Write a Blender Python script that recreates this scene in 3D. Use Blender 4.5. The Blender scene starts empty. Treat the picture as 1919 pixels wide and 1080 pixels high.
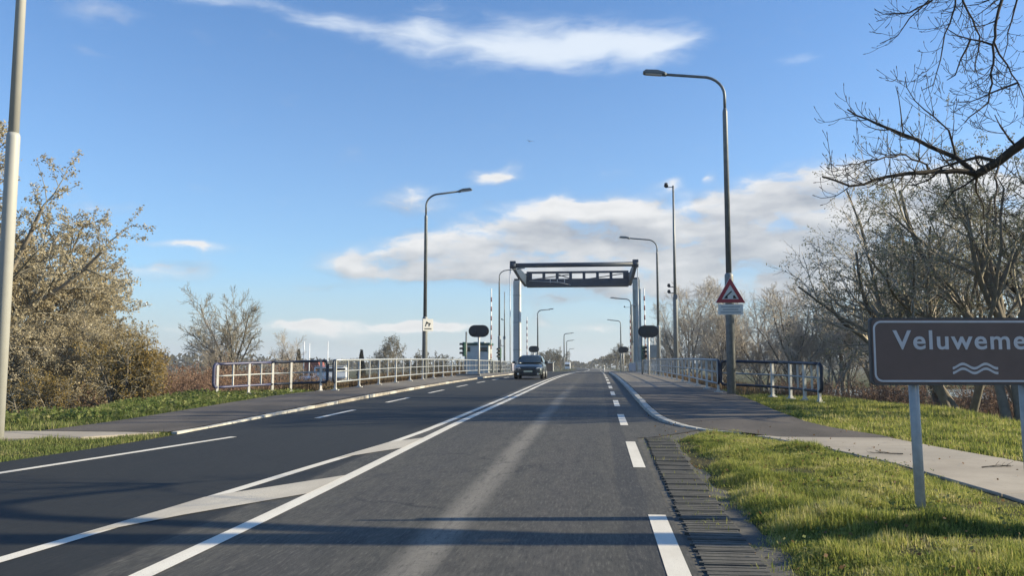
import bpy, bmesh, math, random
import numpy as np
from mathutils import Vector, Matrix
R_ = math.radians
random.seed(7); rng = np.random.default_rng(11)
sc = bpy.context.scene
COL = sc.collection

# ---------------------------------------------------------------- camera
cam_d = bpy.data.cameras.new("camera"); cam = bpy.data.objects.new("camera", cam_d); COL.objects.link(cam)
cam_d.sensor_width = 36.0; cam_d.lens = 29.547; cam_d.clip_start = 0.05; cam_d.clip_end = 6000
EYE = 1.32
cam.location = (0, 0, EYE)
cam.rotation_euler = (R_(90 + 5.296), 0, R_(5.866))
sc.camera = cam

# ---------------------------------------------------------------- light and exposure
SUN_AZ, SUN_EL = 83.0, 21.0          # clockwise from the road direction (+Y), low autumn sun on the right
SKY_STRENGTH = 0.102
sun_d = bpy.data.lights.new("sun", 'SUN'); sun = bpy.data.objects.new("sun", sun_d); COL.objects.link(sun)
sun_d.energy = 5.0; sun_d.angle = R_(0.55); sun_d.color = (1.0, 0.87, 0.61)
_to = Vector((math.sin(R_(SUN_AZ)) * math.cos(R_(SUN_EL)), math.cos(R_(SUN_AZ)) * math.cos(R_(SUN_EL)), math.sin(R_(SUN_EL))))
sun.rotation_euler = _to.to_track_quat('Z', 'Y').to_euler()
sun.location = (60, 10, 40)
vs = sc.view_settings
vs.view_transform = 'Standard'; vs.look = 'None'; vs.gamma = 1.0; vs.use_curve_mapping = False
vs.exposure = 0.95

# ---------------------------------------------------------------- world: clear sky with clouds by direction
CUM = [(-14.6,6.9,4.0,0.8,0.8),(-9.9,7.8,5.09,1.53,1),(-4.4,8.1,5.46,2.0,1),(1.1,8.3,5.46,2.18,1),(6.5,8.7,5.46,2.73,1),(11.6,8.4,5.82,2.91,1),(16.5,8.6,5.46,3.09,1),(21.9,8.6,7.28,3.64,1),(27.9,7.7,7.28,3.64,1),(-4.0,10.7,2.18,0.65,0.85),(-12.8,11.2,2.18,0.87,0.8),(-7.1,12.8,1.89,0.65,0.85),(4.8,12.3,1.02,0.44,0.6),(7.6,12.5,0.51,0.33,0.6),(0.6,10.2,2.55,0.87,0.7),(15.3,11.5,2.18,0.87,0.6),(-15.2,2.7,5.46,0.33,0.85),(-18.7,2.3,6.18,0.51,0.75),(-11.6,2.7,2.91,0.29,0.5),(-1.1,2.6,4.0,0.44,0.6),(-4.0,3.1,0.58,0.8,0.6),(-20.1,1.4,7.28,0.44,0.45),(-2.2,4.6,3.27,0.51,0.45),(-27.5,7.7,3.64,0.4,0.72),(-29.0,6.0,5.09,0.73,0.72),(-19.8,5.1,2.18,0.29,0.45),(-33.3,21.2,2.55,0.8,0.55),(-33.8,18.9,1.82,0.44,0.45),(-31.5,9.7,2.18,0.51,0.4),(7.5,6.3,9.46,1.31,1.0),(-4.4,6.7,9.46,0.8,0.7),(12.5,5.4,8.37,1.67,1.0),(-11.7,6.5,5.82,0.65,0.6),(4.7,6.8,5.82,1.09,0.7),(-42.2,2.5,10.91,0.91,0.6)]
CIR = [(-1.4,21.2,5.46,1.24,0.95),(4.0,21.0,2.26,1.09,0.75),(-8.1,21.4,4.73,1.46,0.5),(-14.8,21.9,3.09,0.87,0.55),(-18.8,22.5,2.0,0.58,0.55),(-11.8,22.8,1.46,1.82,0.3),(13.3,19.5,1.64,0.51,0.4),(-25.1,23.0,4.37,0.51,0.6),(6.4,21.8,1.46,1.09,0.25),(-4.3,22.2,9.46,2.18,0.22),(-32.7,21.1,2.91,0.8,0.35)]

class Nd:
    """tiny wrapper so node maths reads like maths"""
    def __init__(s, t, sock): s.t, s.s = t, sock
    def _op(s, op, *a, clamp=False):
        n = s.t.nodes.new('ShaderNodeMath'); n.operation = op; n.use_clamp = clamp
        s.t.links.new(s.s, n.inputs[0])
        for i, x in enumerate(a):
            if isinstance(x, Nd): s.t.links.new(x.s, n.inputs[i + 1])
            else: n.inputs[i + 1].default_value = x
        return Nd(s.t, n.outputs[0])
    def __add__(s, o): return s._op('ADD', o)
    def __sub__(s, o): return s._op('SUBTRACT', o)
    def __mul__(s, o): return s._op('MULTIPLY', o)
    def __truediv__(s, o): return s._op('DIVIDE', o)
    def __rsub__(s, o): return (s * -1.0) + o
    __radd__ = __add__; __rmul__ = __mul__
    def madd(s, a, b): return s._op('MULTIPLY_ADD', a, b)
    def pw(s, a): return s._op('POWER', a)
    def mx(s, a): return s._op('MAXIMUM', a)
    def mn(s, a): return s._op('MINIMUM', a)
    def abs(s): return s._op('ABSOLUTE', 0.0)
    def f(s, op, *a): return s._op(op, *a)
    def ss(s, lo, hi, a=0.0, b=1.0, kind='SMOOTHSTEP'):
        n = s.t.nodes.new('ShaderNodeMapRange'); n.interpolation_type = kind; n.clamp = True
        s.t.links.new(s.s, n.inputs[0])
        for i, x in enumerate((lo, hi, a, b)): n.inputs[i + 1].default_value = x
        return Nd(s.t, n.outputs[0])

def noise(t, vec, scale, detail=4, rough=0.55, dist=0.0, lac=2.0):
    n = t.nodes.new('ShaderNodeTexNoise'); n.inputs['Scale'].default_value = scale; n.inputs['Detail'].default_value = detail
    n.inputs['Roughness'].default_value = rough; n.inputs['Distortion'].default_value = dist; n.inputs['Lacunarity'].default_value = lac
    if vec is not None: t.links.new(vec, n.inputs['Vector'])
    return Nd(t, n.outputs['Fac'])

def vmul(t, vec, m, a=(0, 0, 0)):
    n = t.nodes.new('ShaderNodeVectorMath'); n.operation = 'MULTIPLY_ADD'; t.links.new(vec, n.inputs[0])
    n.inputs[1].default_value = m; n.inputs[2].default_value = a
    return n.outputs[0]

def mixc(t, fac, a, b):
    n = t.nodes.new('ShaderNodeMix'); n.data_type = 'RGBA'; n.clamp_factor = True
    if isinstance(fac, Nd): t.links.new(fac.s, n.inputs[0])
    else: n.inputs[0].default_value = fac
    for i, x in ((6, a), (7, b)):
        if hasattr(x, 'node'): t.links.new(x, n.inputs[i])
        else: n.inputs[i].default_value = (*x[:3], 1)
    return n.outputs[2]

world = bpy.data.worlds.new("World"); sc.world = world; world.use_nodes = True
wt = world.node_tree; wt.nodes.clear()
def blob_sum(t, vec, blobs):
    acc = None
    for az, el, rx, ry, amp in blobs:
        v = vmul(t, vec, (1 / rx, 1 / ry, 0), (-az / rx, -el / ry, 0))
        d = t.nodes.new('ShaderNodeVectorMath'); d.operation = 'DOT_PRODUCT'; t.links.new(v, d.inputs[0]); t.links.new(v, d.inputs[1])
        p = t.nodes.new('ShaderNodeMath'); p.operation = 'POWER'; p.inputs[0].default_value = math.exp(-1); t.links.new(d.outputs['Value'], p.inputs[1])
        e = Nd(t, p.outputs[0])
        acc = e * amp if acc is None else e.madd(amp, acc)
    return acc
grp = bpy.data.node_groups.new("cumulus_density", 'ShaderNodeTree')
grp.interface.new_socket("Vector", in_out='INPUT', socket_type='NodeSocketVector')
grp.interface.new_socket("Density", in_out='OUTPUT', socket_type='NodeSocketFloat'); grp.interface.new_socket("Soft", in_out='OUTPUT', socket_type='NodeSocketFloat')
gi = grp.nodes.new('NodeGroupInput'); go = grp.nodes.new('NodeGroupOutput')
gv = gi.outputs[0]
wv = noise(grp, vmul(grp, gv, (.16, .30, 1)), 1.0, 5, .6)
wn = grp.nodes.new('ShaderNodeTexNoise'); wn.inputs['Scale'].default_value = 1.0; wn.inputs['Detail'].default_value = 3
grp.links.new(vmul(grp, gv, (.35, .6, 1)), wn.inputs['Vector'])
warp = vmul(grp, wn.outputs['Color'], (2.6, 1.1, 0), (-1.3, -.55, 0))
wa = grp.nodes.new('ShaderNodeVectorMath'); wa.operation = 'ADD'; grp.links.new(gv, wa.inputs[0]); grp.links.new(warp, wa.inputs[1])
B = blob_sum(grp, wa.outputs[0], CUM).mn(.92)
sep = grp.nodes.new('ShaderNodeSeparateXYZ'); grp.links.new(gv, sep.inputs[0])
gaz, gel = Nd(grp, sep.outputs[0]), Nd(grp, sep.outputs[1])
# the same kind of low cloud bank goes on all round the horizon
outside = (gaz + 6.0).abs().ss(38, 60)
band = gel.ss(1, 6) * gel.ss(16, 9, 0, 1) if False else gel.ss(1.0, 6.0) * gel.ss(9.0, 17.0, 1.0, 0.0)
big = noise(grp, vmul(grp, gv, (.045, .12, 1)), 1.0, 2, .5).ss(.42, .62)
Bt = B + outside * band * big * .8
n1 = noise(grp, vmul(grp, wa.outputs[0], (.25, .60, 1)), 1.0, 5, .50)
n2 = noise(grp, vmul(grp, wa.outputs[0], (.85, 1.5, 1)), 1.0, 5, .6)
dens = (Bt + (n1 - .5) * 1.9 + (n2 - .5) * .42) - .50
grp.links.new(dens.s, go.inputs[0]); soft = (Bt * .8 + (n1 - .5) * 1.2); grp.links.new(soft.s, go.inputs[1])

tc = wt.nodes.new('ShaderNodeTexCoord')
sx = wt.nodes.new('ShaderNodeSeparateXYZ'); wt.links.new(tc.outputs['Generated'], sx.inputs[0])
dx, dy, dz = (Nd(wt, sx.outputs[i]) for i in range(3))
az = dx.f('ARCTAN2', dy) * 57.2958
el = dz.mn(1.0).mx(-1.0).f('ARCSINE') * 57.2958
cmb = wt.nodes.new('ShaderNodeCombineXYZ'); wt.links.new(az.s, cmb.inputs[0]); wt.links.new(el.s, cmb.inputs[1])
av = cmb.outputs[0]
def dens_at(off):
    n = wt.nodes.new('ShaderNodeGroup'); n.node_tree = grp
    wt.links.new(vmul(wt, av, (1, 1, 1), off), n.inputs[0]); return Nd(wt, n.outputs[0]), Nd(wt, n.outputs[1])
(d0, s0), (d1, s1) = dens_at((0, 0, 0)), dens_at((.7, 1.3, 0))
ccov = d0.ss(-.10, .40).mx(s0.ss(.12, .80) * .62)
greys = noise(wt, vmul(wt, av, (.10, .42, 1), (3.1, 1.7, 0)), 1.0, 3, .5, .3)
lit = ((s0 - s1) * 1.25 + greys.ss(.34, .66) * .42 + .14).mx(0.0).mn(1.0)
thin = d0.ss(.15, .8, 1.0, 0.0)
lit = (lit * .82 + thin * .20 * d0.ss(-.2, .1)).mn(1.0)
cv = vmul(wt, av, (.30, .95, 1))
cwn = wt.nodes.new('ShaderNodeTexNoise'); cwn.inputs['Scale'].default_value = 1.0; cwn.inputs['Detail'].default_value = 3; wt.links.new(vmul(wt, av, (.25, .5, 1)), cwn.inputs['Vector'])
cw = vmul(wt, cwn.outputs['Color'], (3.2, 1.2, 0), (-1.6, -.6, 0))
cadd = wt.nodes.new('ShaderNodeVectorMath'); cadd.operation = 'ADD'; wt.links.new(av, cadd.inputs[0]); wt.links.new(cw, cadd.inputs[1])
Bc = blob_sum(wt, cadd.outputs[0], CIR).mn(1.2)
nc = noise(wt, vmul(wt, cadd.outputs[0], (.22, .8, 1)), 1.0, 6, .6, .3)
cir = (Bc + (nc - .5) * 1.15 * (Bc * 3).mn(1.0) - .10).ss(0, 1.0) * .85
sky = wt.nodes.new('ShaderNodeTexSky'); sky.sky_type = 'NISHITA'; sky.sun_disc = False
sky.sun_elevation = R_(SUN_EL); sky.sun_rotation = R_(SUN_AZ); sky.altitude = 0; sky.air_density = 1.0; sky.dust_density = 0.35; sky.ozone_density = 2.0
bg_sky = wt.nodes.new('ShaderNodeBackground'); bg_sky.inputs['Strength'].default_value = SKY_STRENGTH
tint = wt.nodes.new('ShaderNodeMix'); tint.data_type = 'RGBA'; tint.blend_type = 'MULTIPLY'; tint.inputs[0].default_value = 1.0
wt.links.new(sky.outputs[0], tint.inputs[6]); tint.inputs[7].default_value = (.56, .805, 1.06, 1)
wt.links.new(tint.outputs[2], bg_sky.inputs['Color'])
bg_v = wt.nodes.new('ShaderNodeBackground'); bg_v.inputs['Color'].default_value = (.47, .53, .585, 1); bg_v.inputs['Strength'].default_value = .62      # thin pale veil low over the horizon, all round
veil = el.ss(-2.0, 9.5, .95, 0.0).mx(el.ss(0.0, 30.0, .20, 0.0))
m0 = wt.nodes.new('ShaderNodeMixShader'); wt.links.new(veil.s, m0.inputs[0]); wt.links.new(bg_sky.outputs[0], m0.inputs[1]); wt.links.new(bg_v.outputs[0], m0.inputs[2])
bg_c = wt.nodes.new('ShaderNodeBackground'); bg_c.inputs['Strength'].default_value = 0.53
wt.links.new(mixc(wt, lit, (.30, .34, .405), (.92, .91, .895)), bg_c.inputs['Color'])
bg_ci = wt.nodes.new('ShaderNodeBackground'); bg_ci.inputs['Color'].default_value = (.80, .87, .95, 1); bg_ci.inputs['Strength'].default_value = 0.56
m1 = wt.nodes.new('ShaderNodeMixShader'); m2 = wt.nodes.new('ShaderNodeMixShader')
wt.links.new(cir.s, m1.inputs[0]); wt.links.new(m0.outputs[0], m1.inputs[1]); wt.links.new(bg_ci.outputs[0], m1.inputs[2])
wt.links.new((ccov * .93).s, m2.inputs[0]); wt.links.new(m1.outputs[0], m2.inputs[1]); wt.links.new(bg_c.outputs[0], m2.inputs[2])
world.cycles.sampling_method = 'MANUAL'; world.cycles.sample_map_resolution = 512
wo = wt.nodes.new('ShaderNodeOutputWorld'); wt.links.new(m2.outputs[0], wo.inputs['Surface'])

# ---------------------------------------------------------------- materials
MATS = {}
def new_mat(name):
    m = bpy.data.materials.new(name); m.use_nodes = True; t = m.node_tree
    b = t.nodes['Principled BSDF']; MATS[name] = m
    return m, t, b
def ocoord(t, kind='Object'):
    n = t.nodes.new('ShaderNodeTexCoord'); return n.outputs[kind]
def geo_pos(t):
    n = t.nodes.new('ShaderNodeNewGeometry'); return n.outputs['Position']
def island(t):
    n = t.nodes.new('ShaderNodeNewGeometry'); return Nd(t, n.outputs['Random Per Island'])
def ramp(t, fac, stops):
    n = t.nodes.new('ShaderNodeValToRGB'); t.links.new(fac.s, n.inputs[0]); cr = n.color_ramp
    while len(cr.elements) < len(stops): cr.elements.new(.5)
    for e, (p, c) in zip(cr.elements, stops): e.position = p; e.color = (*c, 1)
    return n.outputs[0]
def bump(t, b, h, strength=.3, dist=.01):
    n = t.nodes.new('ShaderNodeBump'); n.inputs['Strength'].default_value = strength; n.inputs['Distance'].default_value = dist
    t.links.new(h.s, n.inputs['Height']); t.links.new(n.outputs[0], b.inputs['Normal'])
def simple(name, col, rough=.6, metal=0.0, var=.18, scale=6.0, spec=.5, bmp=0.0):
    m, t, b = new_mat(name)
    p = geo_pos(t)
    n = noise(t, p, scale, 5, .62)
    dark = tuple(c * (1 - var) for c in col); lite = tuple(min(1, c * (1 + var * .6)) for c in col)
    oi = t.nodes.new('ShaderNodeObjectInfo'); grime = noise(t, vmul(t, p, (1, 1, .35)), scale * .55, 5, .7)
    c_ = mixc(t, n.ss(.3, .7), dark, lite); c_ = mixc(t, grime.ss(.52, .78) * min(1.0, var * 1.8), c_, tuple(x * .45 + .02 for x in col))
    c_ = mixc(t, Nd(t, oi.outputs['Random']) * min(.8, var * 1.6), c_, tuple(x * .72 for x in col))
    t.links.new(c_, b.inputs['Base Color'])
    t.links.new((n * .25 + (rough - .12)).s, b.inputs['Roughness'])
    b.inputs['Metallic'].default_value = metal; b.inputs['Specular IOR Level'].default_value = spec
    if bmp: bump(t, b, noise(t, p, scale * 9, 4, .6), bmp, .006)
    return m
simple('galvanised', (.40, .41, .40), .55, .2, .22, 9)
simple('pole_lower', (.25, .26, .255), .5, .25, .18, 7)
simple('pole_grey', (.17, .185, .19), .5, .3, .2, 5)
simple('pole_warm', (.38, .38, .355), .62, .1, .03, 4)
simple('luminaire_grey', (.16, .18, .19), .5, .1, .2, 12)
simple('rail_white', (.54, .53, .50), .5, .1, .16, 5)
simple('rail_grey', (.34, .36, .37), .5, .35, .2, 6)
simple('rail_dark', (.018, .026, .048), .45, .1, .35, 6)
simple('rail_navy', (.055, .06, .13), .45, .1, .3, 3)
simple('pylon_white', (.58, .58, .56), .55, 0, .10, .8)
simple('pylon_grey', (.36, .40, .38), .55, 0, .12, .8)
simple('bridge_blue', (.018, .036, .066), .5, .1, .25, 1.2)
simple('steel_light', (.50, .52, .53), .5, .3, .2, 3)
simple('black_board', (.010, .014, .020), .45, 0, .3, 3)
simple('dark_lens', (.012, .012, .014), .2, 0, .2, 30)
simple('lens_glass', (.55, .58, .6), .15, 0, .1, 30)
simple('red_paint', (.19, .05, .05), .5, 0, .2, 5)
simple('signal_green', (.015, .075, .05), .5, 0, .2, 8)
simple('cabin_grey', (.50, .52, .50), .6, 0, .12, 2)
simple('cabin_green', (.03, .09, .07), .5, 0, .15, 3)
simple('white_paint', (.76, .75, .72), .5, 0, .08, 5)
simple('sign_white', (.74, .72, .66), .45, 0, .06, 6)
simple('sign_red', (.40, .04, .05), .45, 0, .12, 12)
simple('sign_black', (.015, .015, .016), .5, 0, .2, 20)
simple('sign_grey', (.34, .37, .37), .6, .2, .15, 3)
simple('sign_brown', (.130, .078, .062), .42, 0, .14, 3.5)
simple('sign_back', (.085, .075, .07), .55, .2, .2, 6)
simple('sign_letter', (.58, .55, .54), .5, 0, .06, 14)
simple('kerb_dirty', (.30, .275, .24), .8, 0, .35, 4.5, .3, .25)
simple('kerb_white', (.47, .455, .41), .78, 0, .30, 4.5, .3, .25)
simple('concrete_dark', (.26, .26, .25), .85, 0, .25, 1.4, .3, .2)
simple('parapet_grey', (.36, .35, .40), .6, .1, .12, 1.0)
simple('tyre', (.012, .012, .012), .85, 0, .2, 20)
simple('rim', (.42, .43, .44), .35, .7, .1, 10)
simple('plate_white', (.62, .60, .42), .5, 0, .05, 10)
simple('roof_red', (.24, .06, .045), .7, 0, .25, 1)
simple('hull_white', (.74, .75, .76), .35, 0, .06, 1)
simple('brick', (.28, .16, .12), .8, 0, .25, 3)
simple('gull', (.72, .74, .76), .7, 0, .15, 8)
simple('window_dark', (.02, .025, .03), .12, 0, .1, 3)
m, t, b = new_mat('car_paint'); b.inputs['Base Color'].default_value = (.016, .026, .030, 1); b.inputs['Metallic'].default_value = .3; b.inputs['Roughness'].default_value = .38
b.inputs['Coat Weight'].default_value = .7; b.inputs['Coat Roughness'].default_value = .06
m, t, b = new_mat('car_glass'); b.inputs['Base Color'].default_value = (.02, .03, .035, 1); b.inputs['Roughness'].default_value = .06; b.inputs['Specular IOR Level'].default_value = .8
m, t, b = new_mat('headlight'); b.inputs['Base Color'].default_value = (.55, .58, .6, 1); b.inputs['Roughness'].default_value = .12; b.inputs['Metallic'].default_value = .6

# asphalt: dark newer mix on the oncoming side, older paler mix on ours, with seams, tracks and a pale streak along our lane
m, t, b = new_mat('asphalt')
p = geo_pos(t); s3 = t.nodes.new('ShaderNodeSeparateXYZ'); t.links.new(p, s3.inputs[0]); X, Y = Nd(t, s3.outputs[0]), Nd(t, s3.outputs[1])
wob = (noise(t, vmul(t, p, (.0, .25, 0)), 1.0, 3) - .5)
Xw = X + wob * .12
streaks = noise(t, vmul(t, p, (2.2, .06, 1)), 1.0, 4, .6)
patch = noise(t, vmul(t, p, (.5, .16, 1)), 1.0, 4, .55)
speck = noise(t, p, 95.0, 2, .75)
agg = noise(t, p, 24.0, 4, .8)
leftside = Xw.ss(-3.34, -3.22, 1.0, 0.0)
mid = noise(t, vmul(t, p, (1, .45, 1)), 7.0, 4, .65)
col = mixc(t, leftside, (.072, .070, .060), (.030, .034, .037))
col = mixc(t, streaks.ss(.35, .70) * leftside.madd(-.75, 1.0) * .55, col, (.108, .099, .086))
col = mixc(t, mid.ss(.5, .72) * .5, col, (.034, .032, .030)); col = mixc(t, mid.ss(.48, .28) * leftside.madd(-.7, 1.0) * .42, col, (.125, .114, .098))
blot = noise(t, vmul(t, p, (1, .6, 1)), 2.2, 5, .7)
col = mixc(t, blot.ss(.56, .66) * .45, col, (.030, .030, .031)); col = mixc(t, agg.ss(.55, .70) * .40, col, (.022, .022, .022))
col = mixc(t, patch.ss(.5, .75) * .5, col, (.040, .040, .043))
track = ((Xw + 0.35).abs().ss(.10, .55, 1.0, 0.0) + (Xw + 2.05).abs().ss(.10, .5, 1.0, 0.0)).mn(1.0)
col = mixc(t, track * .28, col, (.050, .049, .050))
seal = (Xw - .31).abs().ss(.10, .15, 1.0, 0.0) * Y.ss(2, 3)
col = mixc(t, seal * .62, col, (.030, .032, .036))
seam = (X + 3.27).abs().ss(.012, .03, 1.0, 0.0)
col = mixc(t, seam * .6, col, (.022, .022, .024))
sw = noise(t, vmul(t, p, (1.5, .5, 1)), 1.0, 4, .6)
pale = (X + 1.22 + (sw - .5) * .12).abs().ss(.03, .24, 1.0, 0.0) * Y.ss(21.0, 46.0, 1.0, 0.15) * sw.ss(.15, .55, .55, 1.0) * agg.ss(.25, .6, .45, 1.0)
col = mixc(t, pale * .9, col, (.27, .25, .215))
skid = (Xw + .45).abs().ss(.25, .55, 1.0, 0.0) * Y.ss(24, 36) * Y.ss(70, 95, 1.0, 0.0)
col = mixc(t, skid * .6, col, (.030, .034, .042))
col = mixc(t, speck.ss(.56, .70) * .45, col, (.21, .195, .175))
col = mixc(t, speck.ss(.46, .30) * .40, col, (.018, .018, .020))
cr = t.nodes.new('ShaderNodeTexVoronoi'); cr.feature = 'DISTANCE_TO_EDGE'; cr.inputs['Scale'].default_value = .42
cadd2 = t.nodes.new('ShaderNodeVectorMath'); cadd2.operation = 'ADD'; cn = t.nodes.new('ShaderNodeTexNoise'); cn.inputs['Scale'].default_value = 1.6; cn.inputs['Detail'].default_value = 5; t.links.new(p, cn.inputs['Vector'])
t.links.new(p, cadd2.inputs[0]); t.links.new(vmul(t, cn.outputs['Color'], (.9, .9, 0)), cadd2.inputs[1]); t.links.new(cadd2.outputs[0], cr.inputs['Vector'])
crack = Nd(t, cr.outputs['Distance']).ss(.0, .010, 1.0, 0.0) * noise(t, p, .35, 2).ss(.50, .58)
col = mixc(t, crack * .75, col, (.015, .015, .016))
worn = noise(t, vmul(t, p, (48, 5.5, 1)), 1.0, 3, .7); worn2 = noise(t, vmul(t, p, (9, 1.1, 1), (5, 2, 0)), 1.0, 4, .65)
col = mixc(t, worn.ss(.50, .74) * leftside.madd(-.6, 1.0) * .55, col, (.19, .178, .155)); col = mixc(t, worn.ss(.48, .27) * .55, col, (.012, .012, .012))
col = mixc(t, worn2.ss(.52, .70) * .40, col, (.022, .022, .022)); col = mixc(t, worn2.ss(.46, .30) * leftside.madd(-.7, 1.0) * .30, col, (.15, .14, .12))
col = mixc(t, leftside * .46 + .16, col, (.004, .0055, .0055))
t.links.new(col, b.inputs['Base Color'])
t.links.new((speck * .2 + .66).s, b.inputs['Roughness']); b.inputs['Specular IOR Level'].default_value = .35
bump(t, b, speck * .6 + agg * .6, .55, .006)

m, t, b = new_mat('asphalt_path')
p = geo_pos(t); speck = noise(t, p, 140.0, 2, .7); pt = noise(t, vmul(t, p, (.9, .35, 1)), 1.0, 5, .6)
col = mixc(t, pt.ss(.3, .7), (.066, .058, .050), (.118, .102, .088))
col = mixc(t, speck.ss(.55, .72) * .3, col, (.19, .18, .17)); col = mixc(t, speck.ss(.46, .3) * .35, col, (.02, .02, .02))
s3 = t.nodes.new('ShaderNodeSeparateXYZ'); t.links.new(p, s3.inputs[0]); X, Y = Nd(t, s3.outputs[0]), Nd(t, s3.outputs[1])
far = Y.ss(33, 36)          # paler worn wearing course on the bridge itself
col = mixc(t, far * .75, col, mixc(t, pt.ss(.3, .7), (.17, .155, .13), (.25, .225, .19)))
t.links.new(col, b.inputs['Base Color']); b.inputs['Roughness'].default_value = .8; b.inputs['Specular IOR Level'].default_value = .3
bump(t, b, speck, .5, .006)

m, t, b = new_mat('path_concrete')
p = geo_pos(t); fine = noise(t, p, 60.0, 3, .7); pt = noise(t, p, .8, 6, .65); oi = t.nodes.new('ShaderNodeObjectInfo')
col = mixc(t, pt.ss(.3, .72), (.31, .27, .22), (.44, .39, .32))
col = mixc(t, Nd(t, oi.outputs['Random']) * .30, col, (.24, .225, .20))
col = mixc(t, noise(t, p, 3.2, 5, .7).ss(.58, .75) * .45, col, (.17, .155, .13))
col = mixc(t, fine.ss(.6, .75) * .3, col, (.18, .17, .15))
t.links.new(col, b.inputs['Base Color']); b.inputs['Roughness'].default_value = .88; b.inputs['Specular IOR Level'].default_value = .25
bump(t, b, fine, .35, .004)

m, t, b = new_mat('marking')
p = geo_pos(t); w1 = noise(t, p, 120.0, 2, .7); w2 = noise(t, vmul(t, p, (3, .8, 1)), 1.0, 5, .65)
col = mixc(t, w2.ss(.25, .75), (.60, .56, .48), (.76, .72, .63))
col = mixc(t, (w1.ss(.60, .70) * w2.ss(.42, .62, .3, 1.0)) * .75, col, (.13, .12, .11))
col = mixc(t, noise(t, p, 14.0, 4, .7).ss(.62, .74) * .35, col, (.30, .28, .24))
t.links.new(col, b.inputs['Base Color']); b.inputs['Roughness'].default_value = .7; bump(t, b, w1, .35, .004)
m, t, b = new_mat('marking_worn')
p = geo_pos(t); w1 = noise(t, p, 90.0, 2, .7); w2 = noise(t, vmul(t, p, (2.5, .8, 1)), 1.0, 5, .65)
col = mixc(t, w2.ss(.25, .75), (.42, .38, .315), (.55, .505, .42))
col = mixc(t, (w1.ss(.55, .68) * w2.ss(.38, .62, .3, 1.0)) * .7, col, (.14, .13, .12))
t.links.new(col, b.inputs['Base Color']); b.inputs['Roughness'].default_value = .75

m, t, b = new_mat('soil')
p = geo_pos(t); n1 = noise(t, p, .5, 5, .6); n2 = noise(t, p, 9.0, 5, .7)
col = mixc(t, n1.ss(.35, .65), (.050, .062, .020), (.085, .075, .040))
col = mixc(t, n2.ss(.45, .7) * .6, col, (.028, .030, .014))
t.links.new(col, b.inputs['Base Color']); b.inputs['Roughness'].default_value = .95; b.inputs['Specular IOR Level'].default_value = .1
bump(t, b, n2, .8, .05)
m, t, b = new_mat('paver')
p = geo_pos(t); n1 = noise(t, p, 30.0, 4, .7); n2 = noise(t, p, 3.0, 4, .6)
col = mixc(t, n2.ss(.3, .7), (.062, .060, .054), (.105, .099, .086)); col = mixc(t, n1.ss(.5, .7) * .5, col, (.03, .03, .022))
t.links.new(col, b.inputs['Base Color']); b.inputs['Roughness'].default_value = .9; bump(t, b, n1, .5, .008)
m, t, b = new_mat('water')
b.inputs['Base Color'].default_value = (.02, .035, .04, 1); b.inputs['Roughness'].default_value = .08; bump(t, b, noise(t, vmul(t, geo_pos(t), (.8, 1.6, 1)), 1.0, 4), .25, .2)

def leafy(name, stops, trans=.35, rough=.7, posvar=.5, posscale=.35):
    m, t, b = new_mat(name)
    r = island(t); n = noise(t, geo_pos(t), posscale, 4, .6)
    f = (r * (1 - posvar) + n.ss(.3, .7) * posvar)
    c = ramp(t, f, stops)
    t.links.new(c, b.inputs['Base Color']); b.inputs['Roughness'].default_value = rough; b.inputs['Specular IOR Level'].default_value = .22
    tr = t.nodes.new('ShaderNodeBsdfTranslucent'); t.links.new(c, tr.inputs['Color'])
    mx = t.nodes.new('ShaderNodeMixShader'); mx.inputs[0].default_value = trans
    t.links.new(b.outputs[0], mx.inputs[1]); t.links.new(tr.outputs[0], mx.inputs[2])
    t.links.new(mx.outputs[0], t.nodes['Material Output'].inputs['Surface'])
leafy('grass', [(0, (.04, .062, .018)), (.25, (.11, .15, .035)), (.48, (.27, .30, .065)), (.75, (.42, .40, .13)), (1, (.60, .52, .33))], .5, .6, .5, 1.7)
leafy('grass_left', [(0, (.05, .08, .022)), (.35, (.11, .15, .038)), (.65, (.20, .22, .07)), (1, (.36, .31, .16))], .35, .65, .45, .9)
leafy('reed', [(0, (.09, .065, .04)), (.5, (.15, .105, .062)), (1, (.23, .18, .11))], .25, .8, .5, .5)
leafy('willow_leaf', [(0, (.23, .19, .115)), (.35, (.35, .30, .195)), (.7, (.47, .41, .285)), (1, (.58, .52, .40))], .42, .6, .5, .45)
leafy('ochre_leaf', [(0, (.15, .11, .03)), (.5, (.27, .195, .065)), (1, (.37, .28, .12))], .42, .6, .5, .6)
leafy('olive_leaf', [(0, (.10, .11, .065)), (.5, (.19, .20, .125)), (1, (.30, .29, .20))], .35, .65, .5, .6)
leafy('bramble_leaf', [(0, (.12, .08, .055)), (.5, (.20, .13, .09)), (1, (.29, .195, .13))], .3, .7, .5, .6)
leafy('dead_leaf', [(0, (.10, .05, .025)), (.5, (.19, .11, .05)), (1, (.30, .21, .10))], .3, .7, .1, 2)
leafy('far_leaf', [(0, (.050, .050, .030)), (.5, (.085, .075, .045)), (1, (.13, .11, .07))], .3, .8, .6, .25)
simple('bark_dark', (.052, .045, .037), .9, 0, .3, 8, .2, .4)
simple('twig_pale', (.42, .375, .315), .9, 0, .25, 2, .2)
simple('bark', (.19, .165, .13), .9, 0, .3, 6, .2, .4)
simple('bark_pale', (.26, .225, .18), .9, 0, .3, 6, .2, .3)
simple('twig', (.25, .23, .18), .9, 0, .3, 3, .2)
simple('twig_red', (.24, .155, .115), .9, 0, .3, 2, .2)
simple('twig_dark', (.050, .043, .036), .9, 0, .3, 5, .2)

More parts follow.
